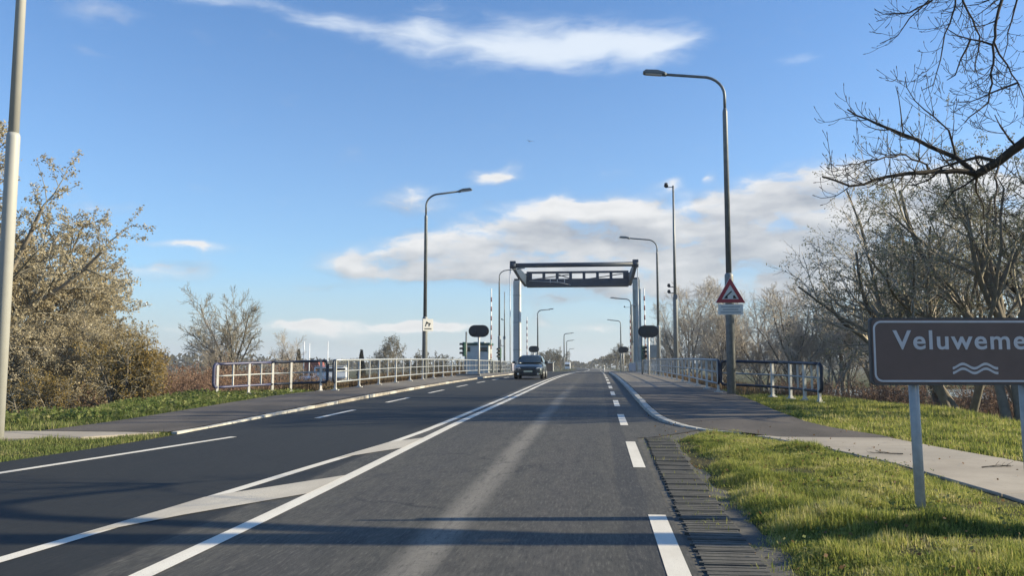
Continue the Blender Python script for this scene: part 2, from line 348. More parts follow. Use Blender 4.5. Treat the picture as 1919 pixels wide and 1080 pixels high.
# ---------------------------------------------------------------- mesh helpers
def link(o, parent=None):
    COL.objects.link(o)
    if parent is not None: o.parent = parent
    return o
def tag(o, label=None, cat=None, group=None, kind=None):
    if label: o['label'] = label
    if cat: o['category'] = cat
    if group: o['group'] = group
    if kind: o['kind'] = kind
    return o
def empty(name, loc=(0, 0, 0), rz=0.0, label=None, cat=None, group=None, kind=None):
    o = bpy.data.objects.new(name, None); o.empty_display_size = .2; o.location = loc; o.rotation_euler = (0, 0, rz)
    return tag(link(o), label, cat, group, kind)
def arr_mesh(name, V, F, mat, smooth=False):
    """V (n,3), F list of equal-size face arrays"""
    me = bpy.data.meshes.new(name)
    V = np.ascontiguousarray(V, np.float32); Fs = [np.asarray(f, np.int32) for f in F if len(f)]
    me.vertices.add(len(V)); me.vertices.foreach_set('co', V.ravel())
    nl = sum(f.size for f in Fs); npoly = sum(len(f) for f in Fs)
    me.loops.add(nl); me.polygons.add(npoly)
    me.loops.foreach_set('vertex_index', np.concatenate([f.ravel() for f in Fs]))
    st, cur = [], 0
    for f in Fs:
        st.append(cur + np.arange(len(f)) * f.shape[1]); cur += f.size
    me.polygons.foreach_set('loop_start', np.concatenate(st).astype(np.int32))
    me.polygons.foreach_set('use_smooth', np.full(npoly, smooth))
    me.materials.append(MATS[mat] if isinstance(mat, str) else mat)
    me.update(calc_edges=True); me.validate()
    return me
class MB:
    def __init__(s): s.v, s.f, s.sm = [], [], []
    def add(s, verts, faces, smooth=False):
        o = len(s.v); s.v += [tuple(v) for v in verts]; s.f += [tuple(i + o for i in f) for f in faces]; s.sm += [smooth] * len(faces); return s
    def box(s, c, d, rz=0.0, M=None):
        cx, cy, cz = c; hx, hy, hz = d[0] / 2, d[1] / 2, d[2] / 2; ca, sa = math.cos(rz), math.sin(rz)
        vs_ = []
        for z in (-hz, hz):
            for x, y in ((-hx, -hy), (hx, -hy), (hx, hy), (-hx, hy)):
                vs_.append((cx + x * ca - y * sa, cy + x * sa + y * ca, cz + z))
        if M: vs_ = [M @ Vector(v) for v in vs_]
        return s.add(vs_, [(0, 3, 2, 1), (4, 5, 6, 7), (0, 1, 5, 4), (1, 2, 6, 5), (2, 3, 7, 6), (3, 0, 4, 7)])
    def tube(s, pts, rad, n=10, cap=True):
        pts = [Vector(p) for p in pts]; rad = rad if isinstance(rad, (list, tuple)) else [rad] * len(pts)
        d0_ = (pts[1] - pts[0]).normalized(); u = Vector((0, 0, 1)) if abs(d0_.z) < .9 else Vector((1, 0, 0)); u = (u - d0_ * u.dot(d0_)).normalized()
        vs_, fs = [], []
        for i, p in enumerate(pts):
            if i == 0: d = d0_
            elif i == len(pts) - 1: d = (pts[i] - pts[i - 1]).normalized()
            else: d = ((pts[i + 1] - pts[i]).normalized() + (pts[i] - pts[i - 1]).normalized()).normalized()
            u = (u - d * u.dot(d)).normalized(); w = d.cross(u)
            for k in range(n):
                a = 2 * math.pi * k / n; vs_.append(p + (u * math.cos(a) + w * math.sin(a)) * rad[i])
        for i in range(len(pts) - 1):
            for k in range(n): fs.append((i * n + k, i * n + (k + 1) % n, (i + 1) * n + (k + 1) % n, (i + 1) * n + k))
        o = len(s.v); s.add(vs_, fs, True)
        if cap:
            s.f.append(tuple(o + k for k in reversed(range(n)))); s.f.append(tuple(o + (len(pts) - 1) * n + k for k in range(n))); s.sm += [False, False]
        return s
    def prism(s, poly, thick, M):
        """poly in local xz plane, extruded along local y by thick, placed by matrix M"""
        n = len(poly); vs_ = [M @ Vector((x, -thick / 2, z)) for x, z in poly] + [M @ Vector((x, thick / 2, z)) for x, z in poly]
        return s.add(vs_, [tuple(range(n)), tuple(range(2 * n - 1, n - 1, -1))] + [(k, k + n, (k + 1) % n + n, (k + 1) % n) for k in range(n)])
    def mesh(s, name, mat):
        me = bpy.data.meshes.new(name); me.from_pydata(s.v, [], s.f); me.polygons.foreach_set('use_smooth', s.sm)
        me.materials.append(MATS[mat]); me.update(); return me
    def build(s, name, mat, parent=None, loc=None, bevel=0.0):
        o = bpy.data.objects.new(name, s.mesh(name, mat)); link(o, parent)
        if loc: o.location = loc
        if bevel:
            bm = o.modifiers.new('edge', 'BEVEL'); bm.width = bevel; bm.segments = 2; bm.limit_method = 'ANGLE'; bm.angle_limit = R_(40)
        return o
def put(name, me, parent=None, loc=(0, 0, 0), rz=0.0):
    o = bpy.data.objects.new(name, me); o.location = loc; o.rotation_euler = (0, 0, rz); return link(o, parent)
def facing(loc, rz=0.0):
    return Matrix.Translation(loc) @ Matrix.Rotation(rz, 4, 'Z')

# ---------------------------------------------------------------- levels of the place
_PY = [-60, 4, 7.4, 13.4, 19.4, 25.4, 31.4, 37.4, 43.4, 49.4, 60, 75, 95, 120, 160, 220, 300, 2000]
_PG = [0, 0, .01, .11, .19, .265, .34, .41, .46, .5, .55, .57, .55, .45, .2, 0, -.1, -.1]
_gy = np.arange(-60, 400, .5); _gg = np.interp(_gy, _PY, _PG)
_k = np.exp(-.5 * (np.arange(-12, 13) / 5.) ** 2); _k /= _k.sum()
_gg = np.convolve(np.pad(_gg, 12, mode='edge'), _k, 'valid')
def g(Y): return np.interp(Y, _gy, _gg)
def gf(Y): return float(np.interp(Y, _gy, _gg))
def bend(Y): return -np.clip(np.asarray(Y, float) - 230, 0, None) ** 2 / 9000.0     # the road drifts left far beyond the bridge
def sstep(x): x = np.clip(x, 0, 1); return x * x * (3 - 2 * x)
CANAL = (64.0, 128.0)
def terrain(X, Y):
    X, Y = np.asarray(X, float), np.asarray(Y, float); Xr = X - bend(Y)
    base = g(Y) - .035
    ll = np.interp(Y, [-60, 13, 18, 25, 29, 34, 2000], [-13.5, -12.6, -12.4, -13.2, -13.6, -10.4, -11.5])
    lr = np.interp(Y, [-60, 8, 14, 22, 27, 32, 60, 150, 2000], [7.4, 7.0, 6.9, 8.2, 7.6, 4.9, 4.9, 7, 7])
    h = base - 2.1 * sstep((ll - Xr) / 7.5) - 1.7 * sstep((Xr - lr) / 6.5)
    lo_ = np.interp(Y, [-20, 6, 8.5, 11, 12.3, 13.7, 14.9, 16], [4.3, 4.0, 3.98, 3.8, 3.52, 3.14, 2.6, 2.0])
    h = h + (.075 + .04 * np.sin(X * 3.1 + Y * 1.3) * np.sin(Y * 1.9 - X)) * sstep((X - 1.22) / .45) * sstep((lo_ - .08 - X) / .55) * sstep((15.6 - Y) / 2.5)
    h = h + .05 * np.sin(X * .9 + Y * .37) * sstep((Xr - 6) / 4) + .05 * np.sin(X * .7 - Y * .5) * sstep((-11 - Xr) / 4)
    c = sstep((Y - CANAL[0]) / 7) * (1 - sstep((Y - CANAL[1]) / 7)) 
    return h * (1 - c) + c * (-4.2)

# ================================================================ THE SETTING
def sheet(name, rows, mat, parent=None, kind=None, smooth=True):
    """rows: list of equal-length point rows -> grid sheet"""
    nr, nc = len(rows), len(rows[0]); V = np.array(rows, float).reshape(-1, 3)
    i = np.arange(nr - 1)[:, None] * nc + np.arange(nc - 1)[None]
    F = np.stack([i, i + 1, i + nc + 1, i + nc], -1).reshape(-1, 4)
    o = put(name, arr_mesh(name, V, [F], mat, smooth), parent)
    if kind: o['kind'] = kind
    return o
def yspace(a, b, near=1.0):
    out, y = [], a
    while y < b: out.append(y); y += near if y < 160 else (6 if y < 400 else 40)
    return out + [b]

gx = np.concatenate([np.linspace(-1600, -120, 14), np.linspace(-110, -34, 16), np.linspace(-32, 30, 78), np.linspace(34, 110, 16), np.linspace(130, 1600, 14)])
gyy = np.concatenate([np.linspace(-60, 0, 13), np.linspace(1, 50, 62), np.linspace(51, 140, 60), np.linspace(146, 400, 30), np.linspace(450, 3000, 18)])
GX, GY = np.meshgrid(gx, gyy); GZ = terrain(GX, GY)
sheet('ground', np.stack([GX, GY, GZ], -1).tolist(), 'soil', kind='structure')
sheet('water', [[(x, y, -2.1) for x in np.linspace(-1500, 1500, 9)] for y in (CANAL[0] - .5, 80, 110, CANAL[1] + 7.5)], 'water', kind='structure')

def x_left(Y):  return float(np.interp(Y, [-60, 0, 9.5, 10.4, 11.8, 13.6, 15, 2000], [-9.6, -9.3, -7.95, -7.8, -7.58, -7.36, -7.38, -7.38]))
def x_right(Y): return float(np.interp(Y, [-60, 14.3, 14.6, 16, 17.2, 18, 19.8, 2000], [.60, .62, 1.0, 1.9, 1.42, 1.24, 1.14, 1.10]))
ys = sorted(set(yspace(-40, 1100) + [14.3, 14.6, 15.2, 16.4, 17.2, 17.6]))
road = sheet('road', [[(x_left(y) + (x_right(y) - x_left(y)) * k / 8 + float(bend(y)), y, gf(y)) for k in range(9)] for y in ys], 'asphalt', kind='structure')
def line_pts(pts, step=1.0):
    out = []
    for (x0, y0), (x1, y1) in zip(pts[:-1], pts[1:]):
        n = max(1, int(abs(y1 - y0) / step)); out += [(x0 + (x1 - x0) * k / n, y0 + (y1 - y0) * k / n) for k in range(n)]
    return out + [pts[-1]]
def mark(name, pts, w, mat='marking', dz=.004):
    P = line_pts(pts); rows = []
    for i, (x, y) in enumerate(P):
        a, c = P[max(0, i - 1)], P[min(len(P) - 1, i + 1)]; d = Vector((c[0] - a[0], c[1] - a[1])).normalized(); nx, ny = -d.y, d.x
        b_ = float(bend(y)); z = gf(y) + dz
        rows.append([(x + b_ + nx * w / 2, y + ny * w / 2, z), (x + b_ - nx * w / 2, y - ny * w / 2, z)])
    return sheet(name, rows, mat, road)
mark('centre_line', [(-2.86, -20), (-2.86, 9), (-2.87, 17), (-2.78, 25), (-2.72, 34), (-2.72, 60), (-2.72, 400)], .15)
mark('centre_line', [(-4.35, -10), (-4.05, 5.3), (-3.80, 8.0), (-3.62, 10), (-3.44, 11.7), (-3.27, 13.3), (-3.17, 15.3), (-3.12, 18.5), (-3.02, 28), (-3.0, 40), (-3.0, 60), (-3.0, 400)], .13)
mark('edge_line', [(-8.9, 0), (-7.10, 9.4), (-6.18, 13.9)], .13)
for k in range(-2, 40):
    y1 = 7.55 + 6.15 * k; mark('lane_dash', [(.49, y1 - 3.05), (.49, y1)], .15)
    if k >= 1: mark('lane_dash', [(-6.17, 20.9 + 6.15 * (k - 1) - 2.8), (-6.15, 20.9 + 6.15 * (k - 1))], .13)
def poly_mark(name, P, mat='marking_worn', dz=.007):
    o = put(name, None) if False else None
    me = MB().add([(x, y, gf(y) + dz) for x, y in P], [tuple(range(len(P)))]).mesh(name, mat)
    return put(name, me, road)
poly_mark('hatch_bar', [(-4.00, 6.25), (-3.86, 8.05), (-2.93, 9.65), (-2.93, 8.35), (-3.60, 7.15)][::-1])
poly_mark('hatch_bar', [(-3.52, 11.2), (-3.34, 13.2), (-2.93, 14.0), (-2.93, 12.5)][::-1])

# ---- paved strip of grass-concrete blocks along the near right edge
strip = empty('paver_strip', kind='structure')
pv = MB()
for k in range(4): pv.box((.01 * (k % 2), -.145 + k * .097, .0), (.42 - .03 * (k % 2), .034, .05))
pv.box((.02, 0, .0015), (.40, .368, .04)); pvm = pv.mesh('paver', 'paver')
for k in range(31):
    y = 2.45 + k * .392; x = .86 + .012 * (y - 6) + random.uniform(-.010, .010)
    o = put('paver', pvm, strip, (x, y, gf(y) - .016 + random.uniform(-.005, .003)), random.uniform(-.02, .02)); o.rotation_euler.y = random.uniform(-.012, .012)

def sh_out(y): return float(np.interp(y, [0, 14.2, 14.9, 15.6, 16.2], [1.42, 1.5, 2.6, 2.7, 1.95]))
sheet('shoulder', [[(.57 + (sh_out(y) - .57) * k / 3, y, gf(y) - .009 - (.004 if k else .0)) for k in range(4)] for y in list(np.arange(0, 16.3, .4))], 'paver', kind='structure')
# ---- kerbs
def kerb(pts, w, h, name, parent, inner=0.0, step=1.0):
    tot = []
    P = pts
    d = [0]
    for a, c in zip(P[:-1], P[1:]): d.append(d[-1] + math.dist(a, c))
    n = int(d[-1] / step)
    for k in range(n):
        s0, s1 = k * step + .006, (k + 1) * step - .006
        q = []
        for s in (s0, (s0 + s1) / 2, s1):
            q.append((float(np.interp(s, d, [p[0] for p in P])), float(np.interp(s, d, [p[1] for p in P]))))
        vs_ = []
        jz = random.uniform(-.006, .006); jx = random.uniform(-.008, .008)
        for i, (x, y) in enumerate(q):
            a, c = q[max(0, i - 1)], q[min(2, i + 1)]; dd = Vector((c[0] - a[0], c[1] - a[1])).normalized(); nx, ny = -dd.y, dd.x
            hh = h(y) if callable(h) else h; z0 = gf(y)
            for off, zz in ((-w / 2, -.1), (-w / 2, hh), (w / 2, hh), (w / 2, -.1)):
                ch = .018 if (off < 0) != (inner > 0) and zz > 0 else 0
                vs_.append((x + jx + nx * off, y + ny * off, z0 + zz + jz))
        f = []
        for i in (0, 1):
            o = i * 4
            for k2 in range(3): f.append((o + k2, o + k2 + 1, o + k2 + 5, o + k2 + 4))
        f += [(3, 2, 1, 0), (8, 9, 10, 11)]
        MB().add(vs_, f).build('kerb_stone', 'kerb_dirty' if (P[0][0] < 0 and q[0][1] > 21 and random.random() < (.45 if q[0][1] < 30 else .75)) else 'kerb_white', parent, bevel=.012)
kr = empty('kerb', kind='structure')
kerb([(2.55, 15.35), (1.95, 15.85), (1.62, 16.6), (1.40, 17.6), (1.27, 19.0), (1.22, 21), (1.20, 25), (1.19, 40), (1.17, 92)], .16, lambda y: float(np.interp(y, [15.5, 19, 26], [.02, .07, .11])), 'kerb', kr, 1)
kl = empty('kerb', kind='structure')
kerb([(-7.62, 14.6), (-7.50, 15.6), (-7.47, 18), (-7.46, 92)], .13, lambda y: float(np.interp(y, [14.5, 19, 26], [.01, .05, .085])), 'kerb', kl, -1)
# ---- cycle paths: asphalt beside the carriageway and over the bridge, concrete slabs further back
def up(y): return float(np.interp(y, [14, 19, 26, 2000], [.0, .055, .095, .095]))
def rx_in(y): return float(np.interp(y, [14.2, 15.3, 15.9, 16.6, 17.6, 19, 21, 25, 2000], [3.3, 2.5, 2.0, 1.68, 1.48, 1.36, 1.32, 1.30, 1.28]))
def rx_out(y): return float(np.interp(y, [14, 15, 16.2, 17.4, 20, 24, 28, 31, 2000], [4.92, 4.75, 4.32, 4.12, 4.12, 4.3, 4.42, 4.45, 4.45]))
rows = [[(rx_in(y) + (rx_out(y) - rx_in(y)) * k / 4 , y, gf(y) + up(y) - .006 + .012) for k in range(5)] for y in [14.6, 15, 15.4, 15.9, 16.3, 16.9, 17.6, 18.4, 19.2, 20.5] + yspace(22, 132)]
sheet('cycle_path', rows, 'asphalt_path', kind='structure')
def lx_in(y): return float(np.interp(y, [14.4, 15.6, 18, 2000], [-7.76, -7.60, -7.57, -7.56]))
def lx_out(y): return float(np.interp(y, [14.6, 16.3, 18.9, 24.8, 28, 31, 2000], [-10.2, -9.95, -9.95, -10.3, -10.3, -10.0, -10.0]))
rows = [[(lx_in(y) + (lx_out(y) - lx_in(y)) * (4 - k) / 4, y, gf(y) + up(y) - .006 + .010) for k in range(5)] for y in [14.6, 15.2, 16, 17, 18, 19.5] + yspace(21, 132)]
sheet('cycle_path', rows, 'asphalt_path', kind='structure')
far_rows = [[(x + float(bend(y)), y, gf(y) - .012) for x in (1.1, 2.5, 4.4)] for y in yspace(132, 500)]
sheet('cycle_path', far_rows, 'asphalt_path', kind='structure')
sp_r = empty('concrete_path', kind='structure')
def edge_at(P, Y): return float(np.interp(Y, [p[1] for p in P], [p[0] for p in P]))
lo = [(4.25, -20), (4.05, 0), (4.0, 6), (3.98, 8.5), (3.92, 9.8), (3.8, 11.0), (3.52, 12.3), (3.14, 13.7), (2.6, 14.9)]
hi = [(6.5, -20), (6.3, 0), (6.0, 6), (5.62, 10.2), (5.42, 11.6), (5.22, 12.5), (5.0, 13.4), (4.86, 14.2), (4.72, 15.1)]
def slab(parent, quad, mat='path_concrete', th=.10):
    c = [sum(p[i] for p in quad) / 4 for i in (0, 1)]
    q = []
    for x, y in quad:
        d = Vector((c[0] - x, c[1] - y)); d = d.normalized() * .014; q.append((x + d.x, y + d.y))
    j = random.uniform(-.004, .004)
    vs_ = [(x, y, gf(y) - th) for x, y in q] + [(x, y, gf(y) + .012 + j) for x, y in q]
    MB().add(vs_, [(0, 3, 2, 1), (4, 5, 6, 7), (0, 1, 5, 4), (1, 2, 6, 5), (2, 3, 7, 6), (3, 0, 4, 7)]).build('concrete_slab', mat, parent, bevel=.008)
cuts_lo = [(-12, ), (-8,), (-4,), (-.4,), (3.0,), (6.0,), (8.95,), (11.4,), (13.1,), (14.25,)]
cl = [c[0] for c in cuts_lo] + [14.85]
ch_ = [-12, -8, -4, -.2, 3.4, 6.6, 9.5, 12.0, 13.5, 14.45, 14.95]
for a0, a1, b0, b1 in zip(cl[:-1], cl[1:], ch_[:-1], ch_[1:]):
    slab(sp_r, [(edge_at(lo, a0), a0), (edge_at(hi, b0), b0), (edge_at(hi, b1), b1), (edge_at(lo, a1), a1)])
sp_l = empty('concrete_path', kind='structure')
LQ = [((-7.80, 14.50), (-10.2, 14.55)), ((-8.7, 13.52), (-11.0, 14.45)), ((-9.9, 13.2), (-12.2, 14.0)), ((-11.3, 12.6), (-13.4, 13.2)), ((-12.8, 11.2), (-14.6, 12.2)), ((-13.8, 9.4), (-15.6, 10.4)), ((-14.2, 6.6), (-16.2, 7.0)), ((-14.2, 3), (-16.2, 3))]
for (a0, b0), (a1, b1) in zip(LQ[:-1], LQ[1:]): slab(sp_l, [a0, a1, b1, b0])

# ---- bridge deck body over the canal
deck = MB()
for y0, y1 in [(56 + 6 * k, 62 + 6 * k) for k in range(13)]:
    ym = (y0 + y1) / 2; deck.box((-2.8, ym, gf(ym) - .42), (14.9, 6.0, .62))
deck.build('bridge_deck', 'concrete_dark')['kind'] = 'structure'
for yy in (66, 92, 101, 126):
    b_ = MB().box((-2.8, yy, -2.4), (14.2, 1.4, 4.4)).build('bridge_pier', 'concrete_dark'); b_['kind'] = 'structure'

# ================================================================ RAILINGS
def post_mesh(h, foot=True):
    q = MB().box((0, 0, h / 2), (.075, .075, h))
    if foot: q.box((0, 0, .012), (.26, .16, .03)); q.box((0, 0, .05), (.11, .11, .06))
    return q.mesh('post', 'rail_white')
PM = post_mesh(1.08); BMm = MB().box((0, 0, 0), (.05, .05, .80)).mesh('baluster', 'rail_white')
def railing(name, x, y0, n, step, z0f, label, side):
    e = empty(name, (0, 0, 0), label=label, cat='railing', group='white railings along both sides of the bridge')
    yl = [y0 + step * k for k in range(n)]
    for nm, hh, r in (('top_rail', 1.10, .042), ('middle_rail', .69, .024), ('bottom_rail', .30, .030)):
        MB().tube([(x, y, z0f(y) + hh) for y in np.arange(yl[0] - .02, yl[-1] + .03, step / 2)], r, 8).build(nm, 'rail_grey', e)
    for y in yl: put('post', PM, e, (x, y, z0f(y)))
    for y in yl[:-1]: put('baluster', BMm, e, (x, y + step / 2, z0f(y + step / 2) + .70))
    # rounded end loop
    zz = z0f(y0); s = .16
    loop = [(x, y0, zz + 1.10), (x, y0 - s, zz + 1.09), (x, y0 - s - .09, zz + 1.0), (x, y0 - s - .10, zz + .42), (x, y0 - s, zz + .31), (x, y0, zz + .30)]
    MB().tube(loop, .042, 8).build('end_loop', 'rail_dark', e)
    return e
zr = lambda y: gf(y) + .10
railing('bridge_railing', -9.62, 30.2, 21, 3.08, zr, 'long white posted railing beside the oncoming lane, left side of the bridge', -1)
railing('bridge_railing', 4.06, 29.5, 20, 3.08, zr, 'long white posted railing on the right side of the bridge past the tall lamp post', 1)
def end_rail(name, P, posts, bal, label, mats, zf):
    e = empty(name, label=label, cat='railing', group='short flared railings at the bridge ends')
    d = [0]
    for a, c in zip(P[:-1], P[1:]): d.append(d[-1] + math.dist(a, c))
    at = lambda s: (float(np.interp(s, d, [p[0] for p in P])), float(np.interp(s, d, [p[1] for p in P])))
    L = d[-1]; z = lambda s: zf(s / L)
    def ch(s0, s1, hh, n=7): return [(*at(s0 + (s1 - s0) * k / n), z(s0 + (s1 - s0) * k / n) + hh) for k in range(n + 1)]
    half = L * .48
    for nm, hh, r in (('top_rail', 1.10, .046), ('bottom_rail', .32, .042)):
        MB().tube(ch(.12, half, hh), r, 8).build(nm, mats[0], e); MB().tube(ch(half, L - .12, hh), r, 8).build(nm, mats[1], e)
    MB().tube(ch(.05, L - .05, .70, 10), .024, 8).build('middle_rail', mats[2], e)
    for s, sg, mt in ((.12, -1, mats[0]), (L - .12, 1, mats[1])):
        a = at(s); b2 = at(s + sg * .12); zz = z(s); ux, uy = (b2[0] - a[0]), (b2[1] - a[1]); l = math.hypot(ux, uy) or 1; ux, uy = ux / l * .13, uy / l * .13
        c = lambda k, h: (a[0] + ux * k, a[1] + uy * k, zz + h)
        MB().tube([c(0, 1.10), c(.6, 1.09), c(.95, 1.02), c(1.05, .94), c(1.05, .48), c(.95, .40), c(.6, .33), c(0, .32)], .055, 8).build('end_loop', mt, e)
    for s in posts: x, y = at(s * L); put('post', PM, e, (x, y, z(s * L)), math.atan2(P[-1][1] - P[0][1], P[-1][0] - P[0][0]))
    for s in bal: x, y = at(s * L); put('baluster', BMm, e, (x, y, z(s * L) + .71))
    return e
end_rail('end_railing', [(-9.86, 29.95), (-11.0, 29.85), (-11.55, 29.35), (-12.2, 28.35), (-12.85, 27.2)], [.05, .30, .46, .68, .97], [.57, .83],
         'short flared railing with dark blue rails, standing in the left grass bank', ('rail_dark', 'rail_navy', 'rail_grey'), lambda t_: gf(30 - 2.7 * t_) + .08 - .10 * t_)
end_rail('end_railing', [(4.14, 29.2), (4.75, 28.75), (5.45, 27.9), (5.95, 26.5), (6.28, 24.75)], [.07, .40, .60, .78, .97], [.69, .88],
         'short flared railing with dark rails at the right, between lamp post and brown sign', ('rail_dark', 'rail_dark', 'rail_grey'), lambda t_: gf(29.2 - 4.4 * t_) + .06 - .05 * t_)
# closed parapet plates of the moving span
for x, lb in ((4.06, 'low grey plated parapet on the moving span, right of the carriageway'), (-9.62, 'low grey plated parapet on the moving span, left of the carriageway')):
    e = empty('bridge_parapet', label=lb, cat='parapet', group='plated parapets of the moving span')
    for k in range(5):
        y = 94.6 + k * 4.4 - 1.5; MB().box((x, y + 2.1, gf(y) + .62), (.06, 4.3, .86)).build('plate', 'parapet_grey', e)
        MB().box((x, y, gf(y) + .55), (.10, .10, 1.1)).build('post', 'rail_white', e)
    MB().tube([(x, 92.6, gf(93) + 1.1), (x, 104, gf(104) + 1.1), (x, 115.2, gf(115) + 1.1)], .05, 8).build('top_rail', 'rail_white', e)
    for k in range(7):
        pass

# ================================================================ LAMP POSTS
LAMPS = 'lamp posts along the road'
def lamp_post(x, y, z0, H, side, label, zsplit=3.9, zneck=9.95, r=(.14, .088, .052), reach=2.1, mats=('pole_lower', 'pole_grey', 'pole_grey'), rise=.22):
    e = empty('lamp_post', (x, y, z0), label=label, cat='lamp post', group=LAMPS)
    MB().tube([(0, 0, -.3), (0, 0, zsplit - .10), (0, 0, zsplit - .06), (0, 0, zsplit)], [r[0], r[0], r[0], r[1] * 1.15], 14).build('base_section', mats[0], e)
    MB().tube([(0, 0, zsplit - .02), (0, 0, zneck - .18), (0, 0, zneck - .12), (0, 0, zneck)], [r[1] * 1.08, r[1] * .925, r[1] * .92, r[2]], 14).build('shaft', mats[1], e)
    q = [(0, 0, zneck - .02)]
    top = H - rise; bx = .75
    q.append((0, 0, top - bx * .9))
    for k in range(1, 8):
        a = k / 7 * math.pi / 2; q.append((side * bx * (1 - math.cos(a)), 0, top - bx * .9 + bx * .9 * math.sin(a)))
    q.append((side * reach * .99, 0, top + rise * .62))
    MB().tube(q, r[2], 10).build('arm', mats[2], e)
    a = math.atan2(rise * .62, (reach - bx)) 
    M = Matrix.Translation((side * (reach + .28), 0, top + rise * .62 + .05)) @ Matrix.Rotation(-a * side, 4, 'Y')
    hd = MB()
    prof = [(-.36, -.035), (.36, -.05), (.40, .0), (.30, .085), (-.10, .10), (-.36, .04)]
    if side < 0: prof = [(-px, pz) for px, pz in prof][::-1]
    hd.prism(prof, .26, M); L = hd.build('luminaire', 'luminaire_grey', e, bevel=.02)
    MB().prism([(-.25, -.062), (.30, -.068), (.30, -.045), (-.25, -.038)] if side > 0 else [(.25, -.062), (.25, -.038), (-.30, -.045), (-.30, -.068)], .20, M).build('lens', 'lens_glass', L)
    MB().tube([(side * (reach - .12), 0, top + rise * .55), (side * (reach + .02), 0, top + rise * .62)], r[2] * 1.35, 8).build('spigot', mats[2], e)
    return e
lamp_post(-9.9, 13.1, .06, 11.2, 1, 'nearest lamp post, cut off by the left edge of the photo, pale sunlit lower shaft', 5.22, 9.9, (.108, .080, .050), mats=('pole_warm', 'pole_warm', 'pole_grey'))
lamp_post(4.32, 28.3, .28, 11.05, -1, 'tallest-looking lamp post, right of the road, carrying the red triangle warning sign', 4.1, 9.72, (.142, .088, .05), 2.05)
lamp_post(-9.80, 47, .40, 11.0, 1, 'lamp post behind the left railing carrying a small square white sign', 3.7, 9.6, (.15, .10, .055), 2.0)
lamp_post(4.55, 65, .50, 10.75, -1, 'lamp post behind the dark oval board right of the bridge portal', 3.9, 9.6, reach=2.2)
lamp_post(-10.15, 86, .5, 10.9, 1, 'lamp post just left of the white bridge pylon', 3.9, 9.6, reach=2.0)
lamp_post(-10.5, 146, .2, 11.0, 1, 'lamp post seen through the bridge portal above the oncoming dark car', 3.9, 9.6, (.16, .12, .08))
lamp_post(4.75, 124, .4, 10.9, -1, 'lamp post with an upper camera bracket seen inside the portal beside its right pylon', 3.9, 9.6, (.15, .11, .08), 2.3)
lamp_post(4.74, 181, .05, 11.1, -1, 'shorter-looking lamp post seen through the portal left of the far right oval board', 3.9, 9.6, (.17, .13, .09), 2.2)
lamp_post(-10.2, 251, -.1, 11.2, 1, 'distant lamp post in the middle of the portal, taller of the two close together', 3.9, 9.6, (.2, .17, .12), 2.3)
lamp_post(-12.2, 325, -.2, 11.4, 1, 'distant lamp post in the middle of the portal, right behind a taller one', 3.9, 9.6, (.22, .18, .14), 2.3)
lamp_post(-16.0, 460, -.3, 11.0, 1, 'farthest faint lamp post low on the horizon in the portal', 3.9, 9.6, (.24, .2, .15), 2.4)

# camera masts
def cam_mast(x, y, z0, H, label, arms, r=(.15, .09)):
    e = empty('camera_mast', (x, y, z0), label=label, cat='camera mast', group='camera masts by the bridge')
    MB().tube([(0, 0, -.3), (0, 0, H * .445), (0, 0, H * .45), (0, 0, H * .46)], [r[0], r[0], r[0], r[1] * 1.2], 12).build('base_section', 'pole_lower', e)
    MB().tube([(0, 0, H * .455), (0, 0, H)], [r[1] * 1.15, r[1] * .7], 12).build('shaft', 'pole_lower', e)
    for z, dx_, s in arms:
        MB().tube([(0, 0, z), (dx_, 0, z), (dx_ * 1.08, 0, z + .05)], .03, 6).build('bracket', 'pole_grey', e)
        q = MB(); q.tube([(dx_ * 1.1, .10, z + .10), (dx_ * 1.1, -.12, z + .06)], [s * .55, s * .6], 10); q.tube([(dx_ * 1.1, 0, z + .05), (dx_ * 1.1, 0, z + s * 1.3)], [s * .7, s * .45], 10)
        q.build('camera', 'black_board', e)
    MB().box((0, -.1, H * .455), (.24, .12, .3)).build('junction_box', 'pole_grey', e)
    return e
cam_mast(5.05, 56, -.4, 13.7, 'tall slim mast with a camera on top, between two lamp posts right of the portal', [(13.6, -.42, .22), (6.9, -.36, .17), (6.5, -.36, .17)])
cam_mast(-9.95, 89, .2, 9.0, 'thin grey mast with a small camera, left of the white bridge pylon', [(6.0, -.25, .12), (3.2, -.35, .14)], (.10, .06))
cam_mast(5.0, 126, .2, 10.2, 'grey mast with camera bracket seen through the portal near its right pylon', [(9.8, -1.0, .16)], (.14, .1))
MB_l = None

